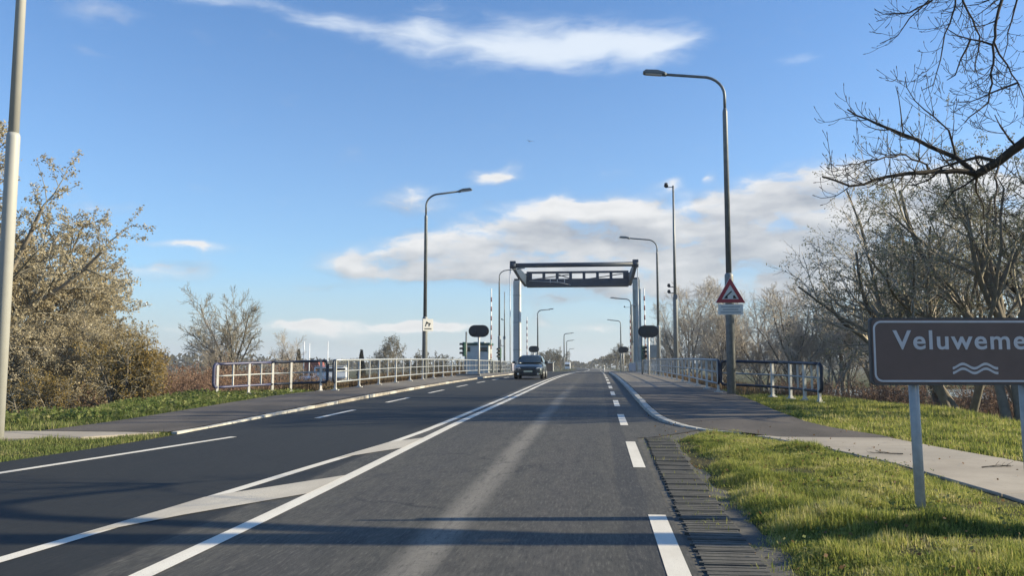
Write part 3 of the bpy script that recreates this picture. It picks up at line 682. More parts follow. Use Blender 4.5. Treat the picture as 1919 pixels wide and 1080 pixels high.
# ================================================================ BRIDGE PORTAL
br = empty('bascule_portal', (-2.6, 99, 0), label='white and dark blue lifting bridge portal with overhead counterweight frame', cat='lifting bridge')
br.location = (0, 0, 0)
GZ_ = gf(99)
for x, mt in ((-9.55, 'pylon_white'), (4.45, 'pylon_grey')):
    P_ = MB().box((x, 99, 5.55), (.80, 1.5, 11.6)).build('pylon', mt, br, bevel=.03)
    MB().box((x, 99, 11.45), (.62, 1.1, .28)).build('bearing_block', 'bridge_blue', P_)
    MB().box((x, 98.22, 1.0), (.5, .06, 1.7)).build('access_door', 'cabin_grey', P_)
MB().box((4.62, 98.2, 5.2), (.62, .9, 10.0)).build('service_shaft', 'pylon_grey', br, bevel=.03)
MB().box((4.40, 98.0, 8.35), (.9, .5, .12)).build('service_ledge', 'steel_light', br)
for x in (-9.55, 4.45):
    ld = MB()
    for s in (-.18, .18): ld.box((x + s, 98.12, 6.2), (.04, .04, 9.6))
    for k in range(30): ld.box((x, 98.12, 1.7 + k * .31), (.36, .03, .03))
    ld.build('ladder', 'steel_light', br)
    MB().tube([(x + .3, 98.15, .6), (x + .3, 98.15, 11.0)], .04, 6).build('cable_pipe', 'pole_grey', br)
    for zz in (3.2, 6.4, 9.6): MB().box((x, 99, zz), (.84, 1.54, .10)).build('band_plate', 'pylon_grey', br)
ZA = 12.25
for x in (-9.25, 4.05):
    # balance arm tapering from the pivot to both ends
    pr = [(91.0, ZA - .22), (91.0, ZA + .22), (99.0, ZA + .48), (107.6, ZA + .60), (107.6, ZA - .75), (99.0, ZA - .62)]
    vs_ = [(x + s * .19, y, z) for s in (-1, 1) for y, z in pr]; n = len(pr)
    A_ = MB().add(vs_, [tuple(range(n))[::-1], tuple(range(n, 2 * n))] + [(k, (k + 1) % n, (k + 1) % n + n, k + n) for k in range(n)]).build('balance_arm', 'bridge_blue', br, bevel=.02)
    MB().tube([(x - .32, 91, ZA), (x + .32, 91, ZA)], .33, 12).build('hinge_pin', 'bridge_blue', A_)
    MB().box((x, 91.0, ZA + .28), (.62, .55, .42)).build('end_cap', 'bridge_blue', A_)
    xo = x + (-.30 if x < 0 else .22)
    MB().tube([(xo, 91, ZA - .05), (xo, 91, gf(91) + .2)], .055, 8).build('hanger_rod', 'steel_light', br)
MB().tube([(-9.25, 91, ZA + .02), (4.05, 91, ZA + .02)], .25, 12).build('front_cross_beam', 'bridge_blue', br)
cw = MB().box((-2.6, 106.6, 11.82), (12.9, 1.5, .98)).build('counterweight_box', 'bridge_blue', br, bevel=.04)
MB().box((-2.6, 106.5, 13.18), (12.9, .55, .24)).build('upper_beam', 'bridge_blue', cw)
for x in [-8.55 + 1.70 * k for k in range(8)]:
    MB().box((x, 106.5, 12.68), (.36, .5, .78)).build('frame_upright', 'bridge_blue', cw)
MB().box((-8.95, 106.5, 12.68), (.62, .5, .76)).build('end_plate', 'bridge_blue', cw); MB().box((3.75, 106.5, 12.68), (.62, .5, .76)).build('end_plate', 'bridge_blue', cw)
for a, c in (((-8.4, 12.35), (-3.5, 12.95)), ((-1.3, 12.35), (3.3, 13.0)), ((-5.0, 12.95), (-3.4, 12.4))):
    MB().tube([(a[0], 107.0, a[1]), (c[0], 107.0, c[1])], .06, 6).build('brace', 'bridge_blue', cw)
MB().tube([(-8.7, 105.75, 12.05), (-5.0, 105.75, 11.85), (-3.4, 105.75, 11.5)], .045, 6).build('cable_duct', 'steel_light', cw)
for x in (-6.0, -5.1, -4.2):
    MB().box((x, 105.78, 12.0), (.10, .10, .42)).build('lug', 'steel_light', cw)

# ================================================================ BRIDGE SIGNALS, BARRIERS AND SMALL FURNITURE
def stadium(w, h, n=8):
    r = h / 2; out = []
    for c, a0 in ((w / 2 - r, -90), (-(w / 2 - r), 90)):
        for k in range(n + 1):
            a = R_(a0 + 180 * k / n); out.append((c + r * math.cos(a), r * math.sin(a)))
    return out
def signal_board(x, y, z, w, h, label, lit=False):
    z0 = gf(y) + .1
    e = empty('signal_board', (x, y, z0), label=label, cat='signal board', group='dark oval bridge signal boards')
    MB().prism(stadium(w, h), .08, facing((0, 0, z - z0))).build('backboard', 'black_board', e, bevel=.01)
    MB().prism([(px * 1.0, pz) for px, pz in stadium(w + .05, h + .05)], .04, facing((0, .07, z - z0))).build('rim', 'rail_dark', e)
    for s in (-1, 1):
        MB().tube([(s * w * .28, -.03, z - z0), (s * w * .28, -.17, z - z0 + .01)], [h * .26, h * .27], 14).build('lamp_hood', 'black_board', e)
        MB().tube([(s * w * .28, -.035, z - z0), (s * w * .28, -.06, z - z0)], h * .20, 14).build('lamp_lens', 'plate_white' if lit and s > 0 else 'dark_lens', e)
    MB().tube([(0, .14, -.2), (0, .14, z - z0 + h * .3)], .085, 10).build('post', 'rail_white', e)
    return e
signal_board(-9.15, 64, 3.98, 1.55, .88, 'wide dark oval signal board on a white post before the left pylon')
signal_board(3.74, 64, 3.90, 1.50, .86, 'wide dark oval signal board on posts before the right pylon')
signal_board(-9.5, 124, 3.76, 1.5, .9, 'small far dark oval board above the roof of the car', True)
signal_board(3.62, 124, 3.66, 1.4, .86, 'small far dark oval board inside the portal beside the right pylon')
BAND = MB().tube([(0, 0, 0), (0, 0, .42)], .066, 10).mesh('red_band', 'red_paint')
def barrier(x, y, top, label, lean=0.0):
    z0 = gf(y) + .1
    e = empty('barrier', (x, y, z0), label=label, cat='barrier', group='raised striped road barriers')
    MB().box((0, .1, .55), (.42, .55, 1.1)).build('housing', 'pole_grey', e, bevel=.03)
    MB().box((0, -.02, 1.05), (.16, .9, .35)).build('counterweight', 'luminaire_grey', e, bevel=.02)
    L = top - z0 - 1.0
    MB().tube([(0, -.22, .95), (lean, -.22, .95 + L)], [.062, .050], 10).build('arm', 'white_paint', e)
    n = int(L / .86)
    for k in range(n): put('red_band', BAND, e, (lean * (k * .86 + .3) / L, -.22, 1.3 + k * .86))
    return e
barrier(-9.7, 76, 8.4, 'raised red and white barrier pole beside the grey control cabin', .02)
barrier(4.15, 76, 8.3, 'raised red and white barrier pole just right of the right pylon', -.05)
barrier(-9.65, 114, 8.0, 'far raised barrier pole behind the left pylon, above the car')
barrier(4.25, 114, 8.2, 'far raised barrier pole seen just left of the right pylon')
def traffic_light(x, y, zc, label, rz=0.0):
    z0 = gf(y) + .1
    e = empty('traffic_light', (x, y, z0), rz, label, 'traffic light', 'three-lamp signals by the bridge')
    MB().tube([(0, .16, -.2), (0, .16, zc - z0 + 1.3)], .06, 10).build('post', 'pole_grey', e)
    MB().box((0, 0, zc - z0), (.34, .2, 1.05)).build('housing', 'signal_green', e, bevel=.03)
    for k, mt in enumerate(('dark_lens', 'dark_lens', 'dark_lens')):
        zz = zc - z0 + .33 - .33 * k
        MB().tube([(0, -.10, zz), (0, -.13, zz)], .105, 12).build('lens', mt, e)
        hood = [(math.cos(a) * .13, math.sin(a) * .13) for a in np.linspace(-.2, math.pi + .2, 9)]
        vs_ = [(a, -.10, zz + c) for a, c in hood] + [(a, -.33, zz + c) for a, c in hood]
        MB().add(vs_, [(k2, k2 + 1, k2 + 10, k2 + 9) for k2 in range(8)]).build('hood', 'black_board', e)
    return e
traffic_light(-9.95, 62, 2.55, 'dark green traffic light left of the grey cabin, hoods turned sideways', R_(-65))
traffic_light(3.45, 66, 2.35, 'dark green traffic light under the right oval board', R_(35))
traffic_light(-9.3, 79, 2.5, 'small dark signal between the cabin and the lamp post left of the portal', R_(-30))

cab = empty('control_cabin', (-10.95, 76.5, .3), label='grey control cabin with dark green roof edge behind the left railing', cat='cabin')
MB().box((0, 0, 1.35), (2.2, 2.4, 3.0)).build('wall', 'cabin_grey', cab)
rf = MB().box((0, 0, 2.98), (2.45, 2.65, .22)).build('roof', 'cabin_green', cab, bevel=.02)
MB().box((.1, .2, 3.14), (1.0, 1.2, .10)).build('roof_hatch', 'cabin_grey', rf)
for x, w in ((-.80, .45), (.62, .8)):
    wd = MB().box((x, -1.215, 2.50), (w, .05, .42)).build('window', 'cabin_green', cab); MB().box((x, -1.245, 2.50), (w - .12, .02, .30)).build('pane', 'window_dark', wd)
for k in range(5): MB().box((-.88 + k * .44, -1.212, 1.1), (.40, .03, 2.05)).build('panel', 'cabin_grey', cab)
MB().box((0, 0, -2.4), (2.3, 2.5, 4.2)).build('footing', 'concrete_dark', cab)

pn = empty('sign_panel', (4.12, 66, gf(66)), label='plain pale grey square panel on two posts below the right oval board', cat='sign panel')
MB().box((0, 0, 1.88), (.86, .05, 1.0)).build('panel', 'sign_grey', pn, bevel=.01)
for s in (-.26, .20): MB().tube([(s, .08, -.2), (s, .08, 3.2)], .045, 8).build('post', 'rail_white', pn)
bo = empty('marker_post', (.78, 122, gf(122)), label='small white marker post at the kerb far along the right edge', cat='marker post')
MB().tube([(0, 0, -.1), (0, 0, .95)], [.09, .075], 10).build('shaft', 'white_paint', bo); MB().tube([(0, 0, .62), (0, 0, .76)], .092, 10).build('reflector_band', 'sign_black', bo)
MB().box((-8.6, 55.5, gf(55) + .19), (1.6, .5, .12)).build('drain_cover', 'luminaire_grey')
tag(bpy.data.objects['drain_cover'], 'dark metal drain cover on the left path beside the car', 'drain cover')

# ---- signs on the lamp posts
tri = empty('warning_sign', (4.32, 28.3, .28), label='red bordered triangular opening bridge warning sign with text plate on the right lamp post', cat='warning sign')
Mt = facing((0, -.20, 3.38), R_(3))
def tri_pts(s, cz=0.0): return [(-s * .5, -s * .289 + cz), (s * .5, -s * .289 + cz), (0, s * .577 + cz)]
MB().prism(tri_pts(.98), .025, Mt).build('face', 'sign_white', tri, bevel=.004)
def ring_tri(so, si, th, M):
    o, i = tri_pts(so), tri_pts(si); vs_ = []
    for P_ in (o, i):
        for yy in (-th / 2, th / 2): vs_ += [M @ Vector((x, yy, z)) for x, z in P_]
    f = []
    for k in range(3):
        j = (k + 1) % 3; f += [(k, j, 6 + j, 6 + k), (3 + j, 3 + k, 9 + k, 9 + j), (k, 3 + k, 3 + j, j), (6 + j, 9 + j, 9 + k, 6 + k)]
    return MB().add(vs_, f)
ring_tri(.95, .56, .012, facing((0, -.222, 3.38), R_(3))).build('red_border', 'sign_red', tri)
sy = MB(); Ms = facing((0, -.222, 3.38), R_(3))
sy.prism([(-.205, -.135), (-.09, -.135), (-.09, -.06), (-.14, -.035)], .012, Ms); sy.prism([(.205, -.135), (.09, -.135), (.09, -.04), (.13, -.03)], .012, Ms)
sy.prism([(-.125, -.03), (-.10, -.06), (.06, .085), (.03, .115)], .012, Ms); sy.build('bridge_symbol', 'sign_black', tri)
sp_ = MB().box((0, -.20, 2.88), (.80, .02, .34), R_(3)).build('text_plate', 'sign_white', tri)
for k, w in enumerate((.62, .50, .66)): MB().box((0, -.213, 2.97 - k * .09), (w, .008, .035), R_(3)).build('text_line', 'sign_grey', sp_)
MB().box((0, -.165, 3.3), (.30, .05, .06)).build('bracket', 'galvanised', tri); MB().box((0, -.165, 2.9), (.30, .05, .06)).build('bracket', 'galvanised', tri)

sq = empty('notice_sign', (-9.80, 47, .4), label='small square white notice with a dark figure on the left lamp post', cat='notice sign')
Mq = facing((.22, -.24, 3.22), R_(28))
MB().prism([(-.30, -.34), (.30, -.34), (.30, .34), (-.30, .34)], .03, Mq).build('board', 'sign_white', sq, bevel=.005)
fq = MB(); Mf = Mq @ Matrix.Translation((0, -.020, 0))
fq.prism([(-.17, -.08), (-.13, -.08), (-.05, .12), (-.10, .14)], .01, Mf); fq.prism([(-.12, .10), (-.08, .20), (.06, .10), (.02, .06)], .01, Mf)
fq.prism([(.02, .03), (.10, .12), (.17, .08), (.10, .0)], .01, Mf); fq.prism([(.04, -.08), (.09, -.08), (.09, .02), (.04, .02)], .01, Mf); fq.build('figure', 'sign_black', sq)
MB().prism([(-.20, -.24), (.20, -.24), (.20, -.19), (-.20, -.19)], .01, Mf).build('text_line', 'sign_black', sq)
MB().tube([(.02, -.02, 3.22), (.20, -.22, 3.22)], .03, 6).build('bracket', 'galvanised', sq)

# ---- brown place-name sign
YS, RS = 7.69, R_(5.2)
ps = empty('place_sign', (3.235, YS, 0), RS, 'large brown place-name sign with pale lettering and two waves in the right verge', 'place sign')
def rrect(w, h, r, n=6):
    out = []
    for cx_, cz_, a0 in ((w / 2 - r, h / 2 - r, 0), (-(w / 2 - r), h / 2 - r, 90), (-(w / 2 - r), -(h / 2 - r), 180), (w / 2 - r, -(h / 2 - r), 270)):
        for k in range(n + 1): a = R_(a0 + 90 * k / n); out.append((cx_ + r * math.cos(a), cz_ + r * math.sin(a)))
    return out
W_, H_, ZC = 1.79, .585, 1.445
brd = MB().prism(rrect(W_, H_, .04), .035, facing((0, 0, ZC))).build('board', 'sign_back', ps)
MB().prism(rrect(W_ - .035, H_ - .035, .035), .006, facing((0, -.0195, ZC))).build('face', 'sign_brown', brd)
o_, i_ = rrect(W_ - .055, H_ - .055, .07), rrect(W_ - .088, H_ - .088, .055); n = len(o_)
vs_ = [(x, yy, ZC + z) for yy in (-.0255, -.0225) for P_ in (o_, i_) for x, z in P_]
fr = MB().add(vs_, [(k, (k + 1) % n, n + (k + 1) % n, n + k) for k in range(n)] + [(k, 2 * n + k, 2 * n + (k + 1) % n, (k + 1) % n) for k in range(n)] + [(n + k, n + (k + 1) % n, 3 * n + (k + 1) % n, 3 * n + k) for k in range(n)])
fr.build('border', 'sign_letter', brd)
fc = bpy.data.curves.new('lettering', 'FONT'); fc.body = 'Veluwemeer'; fc.size = .232; fc.space_character = 1.12; fc.align_x = 'CENTER'; fc.extrude = .0015; fc.offset = .0036; fc.resolution_u = 4
tmp = bpy.data.objects.new('tmp_text', fc); COL.objects.link(tmp); bpy.context.view_layer.update()
tme = bpy.data.meshes.new_from_object(tmp.evaluated_get(bpy.context.evaluated_depsgraph_get())); bpy.data.objects.remove(tmp); tme.materials.clear(); tme.materials.append(MATS['sign_letter'])
xs = [v.co.x for v in tme.vertices]; wtx = max(xs) - min(xs)
for v in tme.vertices: v.co.x *= 1.40 / wtx
lt = put('lettering', tme, brd, (0, -.0255, ZC + .02)); lt.rotation_euler = (R_(90), 0, 0)
for dz_ in (-.098, -.139):
    q = []; N_ = 40
    for k in range(N_ + 1): xx = -.195 + .39 * k / N_; q.append((xx, .019 * math.sin((xx + .195) / .39 * 4 * math.pi - 1.3)))
    poly = [(x, z + .011) for x, z in q]; low = [(x, z - .011) for x, z in q]
    vs_ = [(x, -.0255, ZC + dz_ - .03 + z) for x, z in poly] + [(x, -.0255, ZC + dz_ - .03 + z) for x, z in low]
    MB().add(vs_, [(k, k + N_ + 1, k + N_ + 2, k + 1) for k in range(N_)]).build('wave_symbol', 'sign_letter', brd)
for s in (-.495, .46):
    p_ = MB().tube([(s + .02, .062, -.4), (s - .012, .062, 1.66)], .042, 16).build('post', 'galvanised', ps)
    for zz in (1.25, 1.62): MB().box((s, .045, zz), (.14, .05, .04)).build('clamp', 'galvanised', p_)

# ================================================================ CAR
def loft(sections, mat, name, parent, sub=1, cap=True):
    n = len(sections[0]); vs_ = [p for s in sections for p in s]; f = []
    for i in range(len(sections) - 1):
        for k in range(n): f.append((i * n + k, i * n + (k + 1) % n, (i + 1) * n + (k + 1) % n, (i + 1) * n + k))
    if cap: f += [tuple(range(n))[::-1], tuple((len(sections) - 1) * n + k for k in range(n))]
    o = MB().add(vs_, f, True).build(name, mat, parent)
    if sub: m_ = o.modifiers.new('s', 'SUBSURF'); m_.levels = m_.render_levels = sub
    return o
def make_car(loc, label, paint='car_paint'):
    e = empty('car', loc, 0, label, 'car')
    st = [(-2.13, .60, .36, .60), (-2.10, .74, .24, .70), (-1.98, .84, .19, .76), (-1.6, .885, .18, .83), (-1.1, .90, .18, .92), (-.85, .905, .18, .97), (.2, .905, .18, .97), (1.2, .90, .18, .98), (1.85, .86, .22, .98), (2.08, .78, .28, .92), (2.13, .66, .36, .78)]
    secs = []
    for y, hw, zb, zt in st:
        half = [(0, zb), (hw * .80, zb), (hw * .96, zb + .08), (hw, zb + (zt - zb) * .45), (hw * .985, zb + (zt - zb) * .78), (hw * .90, zt - .02), (hw * .55, zt + .02)]
        ring = [(x, y, z) for x, z in half] + [(0, y, zt + .035)] + [(-x, y, z) for x, z in half[::-1][:-1]]
        secs.append(ring)
    loft(secs, paint, 'body', e)
    # cabin: base ring to roof ring
    base = [(-.80, -.98), (-.5, -1.10), (0, -1.13), (.5, -1.10), (.80, -.98), (.83, .3), (.80, 1.75), (.4, 1.95), (-.4, 1.95), (-.80, 1.75), (-.83, .3)]
    roof = [(-.58, -.12), (-.35, -.20), (0, -.22), (.35, -.20), (.58, -.12), (.61, .5), (.57, 1.25), (.3, 1.38), (-.3, 1.38), (-.57, 1.25), (-.61, .5)]
    rings = []
    for t_, zz in ((0, .93), (.5, 1.20), (.92, 1.43), (1.0, 1.475)):
        sh = 1.0 if t_ < 1 else .96
        rings.append([((bx + (rx - bx) * t_) * sh, (by + (ry - by) * t_) * (1 if t_ < 1 else .98), zz) for (bx, by), (rx, ry) in zip(base, roof)])
    loft(rings, paint, 'cabin', e, 1)
    def lerp3(a, c, t_): return tuple(a[i] + (c[i] - a[i]) * t_ for i in range(3))
    wl = MB(); B0 = [(x, y, .97) for x, y in base[:5]]; B1 = [(x, y, 1.43) for x, y in roof[:5]]
    rows_ = [[lerp3(B0[k], B1[k], t_) for k in range(5)] for t_ in (.06, .5, .93)]
    rows_ = [[(x * .93, y - .035, z + .012) for x, y, z in r] for r in rows_]
    wl.add([p for r in rows_ for p in r], [(i * 5 + k, i * 5 + k + 1, i * 5 + k + 6, i * 5 + k + 5) for i in (0, 1) for k in range(4)], True); wl.build('windshield', 'car_glass', e)
    for s in (-1, 1):
        MB().add([(s * .845, -.72, .99), (s * .845, 1.5, 1.0), (s * .64, 1.15, 1.40), (s * .645, -.05, 1.40)], [(0, 1, 2, 3)]).build('side_window', 'car_glass', e)
        hl = MB().prism([(-.22, -.045), (.18, -.07), (.20, .045), (-.10, .055)] if s > 0 else [(.22, -.045), (.10, .055), (-.20, .045), (-.18, -.07)], .10, Matrix.Translation((s * .63, -2.04, .66)) @ Matrix.Rotation(s * R_(22), 4, 'Z')).build('headlight', 'headlight', e, bevel=.02)
        MB().tube([(s * .60, -2.06, .32), (s * .60, -2.135, .32)], .06, 10).build('fog_lamp', 'headlight', e)
        mr = MB().box((s * 1.0, -.62, 1.02), (.20, .12, .14)).build('side_mirror', paint, e, bevel=.03); MB().box((s * .90, -.60, .96), (.10, .06, .04)).build('arm', 'sign_black', mr)
        for y in (-1.32, 1.30):
            w = empty('wheel'); w.parent = e; w.location = (s * .80, y, .325)
            MB().tube([(-.11, 0, 0), (-.09, 0, 0), (.09, 0, 0), (.11, 0, 0)], [.27, .325, .325, .27], 20).build('tyre', 'tyre', w)
            MB().tube([(s * .08, 0, 0), (s * .118, 0, 0)], [.22, .19], 16).build('rim', 'rim', w)
    MB().prism([(-.50, -.06), (.50, -.06), (.56, .06), (-.56, .06)], .05, facing((0, -2.115, .58))).build('grille', 'sign_black', e, bevel=.01)
    MB().prism([(-.62, -.07), (.62, -.07), (.55, .07), (-.55, .07)], .05, facing((0, -2.10, .31))).build('air_intake', 'sign_black', e, bevel=.01)
    MB().box((0, -2.148, .47), (.52, .02, .11)).build('number_plate', 'plate_white', e)
    return e
car = make_car((-4.22, 52.6, gf(52) + .004), 'dark blue grey hatchback coming towards us in the left lane under the bridge')

# far vehicle and hut beyond the bridge
van = empty('delivery_van', (-9.6 + float(bend(262)), 262, gf(262)), R_(2), 'pale far van low on the horizon left of the road beyond the bridge', 'van')
MB().box((0, .4, 1.45), (2.0, 4.2, 2.1)).build('body', 'hull_white', van, bevel=.15); MB().prism([(-.95, .4), (.95, .4), (.95, 1.2), (.8, 2.0), (-.8, 2.0), (-.95, 1.2)], 1.2, facing((0, -2.1, 0))).build('cab', 'hull_white', van, bevel=.12)
MB().box((0, -2.72, 1.5), (1.55, .04, .6)).build('windshield', 'window_dark', van)
for sx_ in (-.85, .85):
    for yy in (-1.7, 1.6): MB().tube([(sx_ - .1, yy, .36), (sx_ + .1, yy, .36)], .36, 14).build('wheel', 'tyre', van)
hut = empty('bus_shelter', (-12.5, 205, gf(205) - .1), 0, 'low pinkish roadside shelter far behind the car', 'shelter')
MB().box((0, .6, 1.0), (3.0, .08, 2.0)).build('back_wall', 'brick', hut); MB().box((0, 0, 2.08), (3.3, 1.7, .12)).build('roof', 'white_paint', hut)
for sx_ in (-1.5, 1.5): MB().box((sx_, 0, 1.0), (.06, 1.2, 2.0)).build('side_wall', 'white_paint', hut)

# ================================================================ HARBOUR LEFT OF THE BRIDGE
def sailboat(x, y, rz, mast, L, label):
    e = empty('sailboat', (x, y, -2.0), rz, label, 'sailboat', 'boats in the harbour')
    secs = []
    for t_, hw in ((-.5, .30), (-.3, .38), (0, .40), (.25, .30), (.45, .10), (.5, .02)):
        yy = t_ * L; w_ = hw * L * .42
        secs.append([(-w_, yy, .95 + .25 * abs(t_)), (-w_ * .8, yy, .2), (0, yy, -.15), (w_ * .8, yy, .2), (w_, yy, .95 + .25 * abs(t_))])
    loft(secs, 'hull_white', 'hull', e, 1)
    MB().box((0, -.02 * L, 1.25), (.9, L * .36, .6)).build('cabin', 'hull_white', e, bevel=.12)
    m_ = MB().tube([(0, .08 * L, .9), (0, .08 * L, mast)], [.10, .075], 8).build('mast', 'hull_white', e)
    MB().tube([(0, .08 * L, 2.2), (0, -.36 * L, 2.25)], .08, 8).build('boom', 'white_paint', e)
    return e
def motor_boat(x, y, rz, L, label):
    e = empty('motor_boat', (x, y, -2.0), rz, label, 'motor boat', 'boats in the harbour')
    secs = []
    for t_, hw in ((-.5, .36), (-.2, .40), (.1, .38), (.35, .22), (.5, .03)):
        yy = t_ * L; w_ = hw * L * .45; secs.append([(-w_, yy, 1.5 + .4 * max(0, t_)), (-w_ * .8, yy, .2), (0, yy, -.1), (w_ * .8, yy, .2), (w_, yy, 1.5 + .4 * max(0, t_))])
    loft(secs, 'hull_white', 'hull', e, 1)
    c_ = MB().box((0, -.05 * L, 2.3), (2.0, L * .45, 1.7)).build('cabin', 'hull_white', e, bevel=.25); MB().box((0, -.05 * L, 2.7), (2.06, L * .36, .5)).build('cabin_window', 'window_dark', c_)
    MB().box((0, -.05 * L, 3.3), (2.1, L * .4, .08)).build('roof', 'white_paint', c_)
    return e
sailboat(-49.7, 140, R_(70), 7.5, 8, 'sailboat with the leftmost of three white masts beyond the left railing')
sailboat(-49.2, 141.5, R_(95), 7.2, 7, 'sailboat with the shorter middle mast of three beyond the left railing')
sailboat(-45.6, 140.5, R_(80), 7.5, 8, 'sailboat with the rightmost white mast beyond the left railing')
motor_boat(-42.5, 128, R_(80), 8, 'white motor boat nearer the lamp post, seen through the left railing')
motor_boat(-38.6, 121, R_(105), 6.5, 'white cabin boat left of the leafless trees, seen through the left railing')
hs = empty('harbour_building', (-54, 150, -1.9), R_(8), label='low building with a red roof beyond the left flared railing', cat='building')
MB().box((0, 0, 1.2), (7, 5, 2.6)).build('wall', 'brick', hs)
MB().prism([(-3.8, 2.5), (3.8, 2.5), (3.3, 4.0), (-3.3, 4.0)], 5.6, facing((0, 0, 0))).build('roof', 'roof_red', hs)
for x in (-2, 0, 2): wd = MB().box((x, -2.53, 1.4), (1.0, .08, 1.1)).build('window', 'white_paint', hs); MB().box((x, -2.58, 1.4), (.8, .04, .9)).build('pane', 'window_dark', wd)
gu = empty('gull', (-9.7, 120, 34), R_(30), 'tiny pale gull flying in the blue sky above the portal', 'bird')
loft([[(0, -.22, 0), (.02, -.22, .02), (0, -.22, .03), (-.02, -.22, .02)], [(0, -.05, -.06), (.07, -.05, .0), (0, -.05, .06), (-.07, -.05, .0)], [(0, .12, -.05), (.06, .12, .0), (0, .12, .05), (-.06, .12, .0)], [(0, .3, -.01), (.04, .3, .0), (0, .3, .01), (-.04, .3, .0)]], 'gull', 'body', gu)
for s in (-1, 1): MB().add([(0, -.08, .03), (s * .28, -.06, .16), (s * .62, .06, .08), (s * .28, .10, .15), (0, .12, .03)], [(0, 1, 3, 4), (1, 2, 3)] if s > 0 else [(4, 3, 1, 0), (3, 2, 1)]).build('wing', 'gull', gu)

# ================================================================ VEGETATION
def seg_mesh(name, segs, mat, sides=3):
    S = np.array(segs, np.float64); p0, p1, r0, r1 = S[:, 0:3], S[:, 3:6], S[:, 6], S[:, 7]
    d = p1 - p0; d /= np.maximum(np.linalg.norm(d, axis=1, keepdims=True), 1e-9)
    ref = np.where(np.abs(d[:, 2:3]) < .9, np.array([[0, 0, 1.]]), np.array([[1., 0, 0]]))
    u = np.cross(d, ref); u /= np.linalg.norm(u, axis=1, keepdims=True); w = np.cross(d, u)
    a = np.arange(sides) * 2 * np.pi / sides
    ring = u[:, None] * np.cos(a)[None, :, None] + w[:, None] * np.sin(a)[None, :, None]
    V = np.concatenate([p0[:, None] + ring * r0[:, None, None], (p1 + d * .15 * r1[:, None])[:, None] + ring * r1[:, None, None]], 1).reshape(-1, 3)
    n = len(S); b_ = np.arange(n)[:, None] * 2 * sides; k = np.arange(sides)[None]; k2 = (k + 1) % sides
    F = np.stack([b_ + k, b_ + k2, b_ + k2 + sides, b_ + k + sides], -1).reshape(-1, 4)
    return arr_mesh(name, V, [F], mat, True)
def leaf_mesh(name, P, size, mat, rs, flat=0.0, aspect=.5):
    """diamond leaves at points P"""
    P = np.asarray(P, float); n = len(P)
    a = rs.normal(size=(n, 3)); a[:, 2] *= (1 - flat); a /= np.linalg.norm(a, axis=1, keepdims=True)
    c = rs.normal(size=(n, 3)); c = np.cross(a, c); c /= np.linalg.norm(c, axis=1, keepdims=True)
    s = (size * rs.uniform(.6, 1.35, n))[:, None]
    V = np.stack([P - a * s, P + c * s * aspect, P + a * s, P - c * s * aspect], 1).reshape(-1, 3)
    return arr_mesh(name, V, [np.arange(4 * n).reshape(-1, 4)], mat)
def grow(seed, base, H, r0, levels, d0=(0, 0, 1), rmin=.008):
    """levels: list of (children, length_ratio, angle_deg, start, up, wander, nseg); returns segs by level and twig points"""
    rd = random.Random(seed); segs = [[] for _ in levels]; tips = []
    def branch(p, d, length, r, lev):
        _, _, _, _, upw, wan, ns = levels[lev]
        step = length / ns; pts = [p.copy()]; ds = [d.copy()]; rr = [r]; tip = .45 if lev < 2 else .3
        for i in range(ns):
            d = Vector((d.x + rd.gauss(0, wan), d.y + rd.gauss(0, wan), d.z + rd.gauss(0, wan) + upw)).normalized()
            q = p + d * step; r1 = max(rmin * .6, r * (1 - (i + 1) / ns * (1 - tip)))
            segs[lev].append((*p, *q, rr[-1], r1)); p = q; pts.append(p.copy()); ds.append(d.copy()); rr.append(r1)
        if lev + 1 < len(levels):
            n, lr, ang, st, _, _, _ = levels[lev + 1]; n = max(1, int(round(n * rd.uniform(.75, 1.25)))); ph = rd.uniform(0, 6.28)
            for j in range(n):
                t_ = st + (1 - st) * (j + rd.random()) / n; f = t_ * ns; i = min(ns - 1, int(f)); fr = f - i
                pp = pts[i].lerp(pts[i + 1], fr); dd = ds[i + 1]; az_ = ph + j * 2.4 + rd.gauss(0, .35)
                ref = Vector((0, 0, 1)) if abs(dd.z) < .95 else Vector((1, 0, 0)); u = dd.cross(ref).normalized(); w = dd.cross(u)
                an = R_(ang) * rd.uniform(.65, 1.3)
                cd = (dd * math.cos(an) + (u * math.cos(az_) + w * math.sin(az_)) * math.sin(an)).normalized()
                branch(pp, cd, length * lr * rd.uniform(.7, 1.25) * (1.15 - .45 * t_), max(rmin, rr[i] * (.62 if lev == 0 else .58)), lev + 1)
        else: tips.extend(pts[1:])
    branch(Vector(base), Vector(d0).normalized(), H, r0, 0)
    return segs, tips
UPRIGHT = [(1, 1, 0, 0, .05, .05, 7), (9, .62, 34, .22, .09, .09, 6), (8, .50, 34, .2, .05, .11, 4), (7, .48, 36, .15, .03, .12, 3), (6, .5, 38, .15, .02, .14, 2)]
SPREAD = [(1, 1, 0, 0, .03, .10, 6), (6, .95, 40, .30, .08, .12, 6), (6, .50, 40, .25, .04, .14, 4), (5, .50, 42, .2, .03, .15, 3), (5, .5, 42, .2, .02, .16, 2)]
FORKED = [(1, 1, 0, 0, .02, .06, 4), (5, 1.15, 30, .55, .06, .08, 6), (9, .42, 36, .2, .07, .11, 4), (7, .50, 38, .15, .05, .12, 3), (6, .5, 38, .15, .03, .14, 2)]
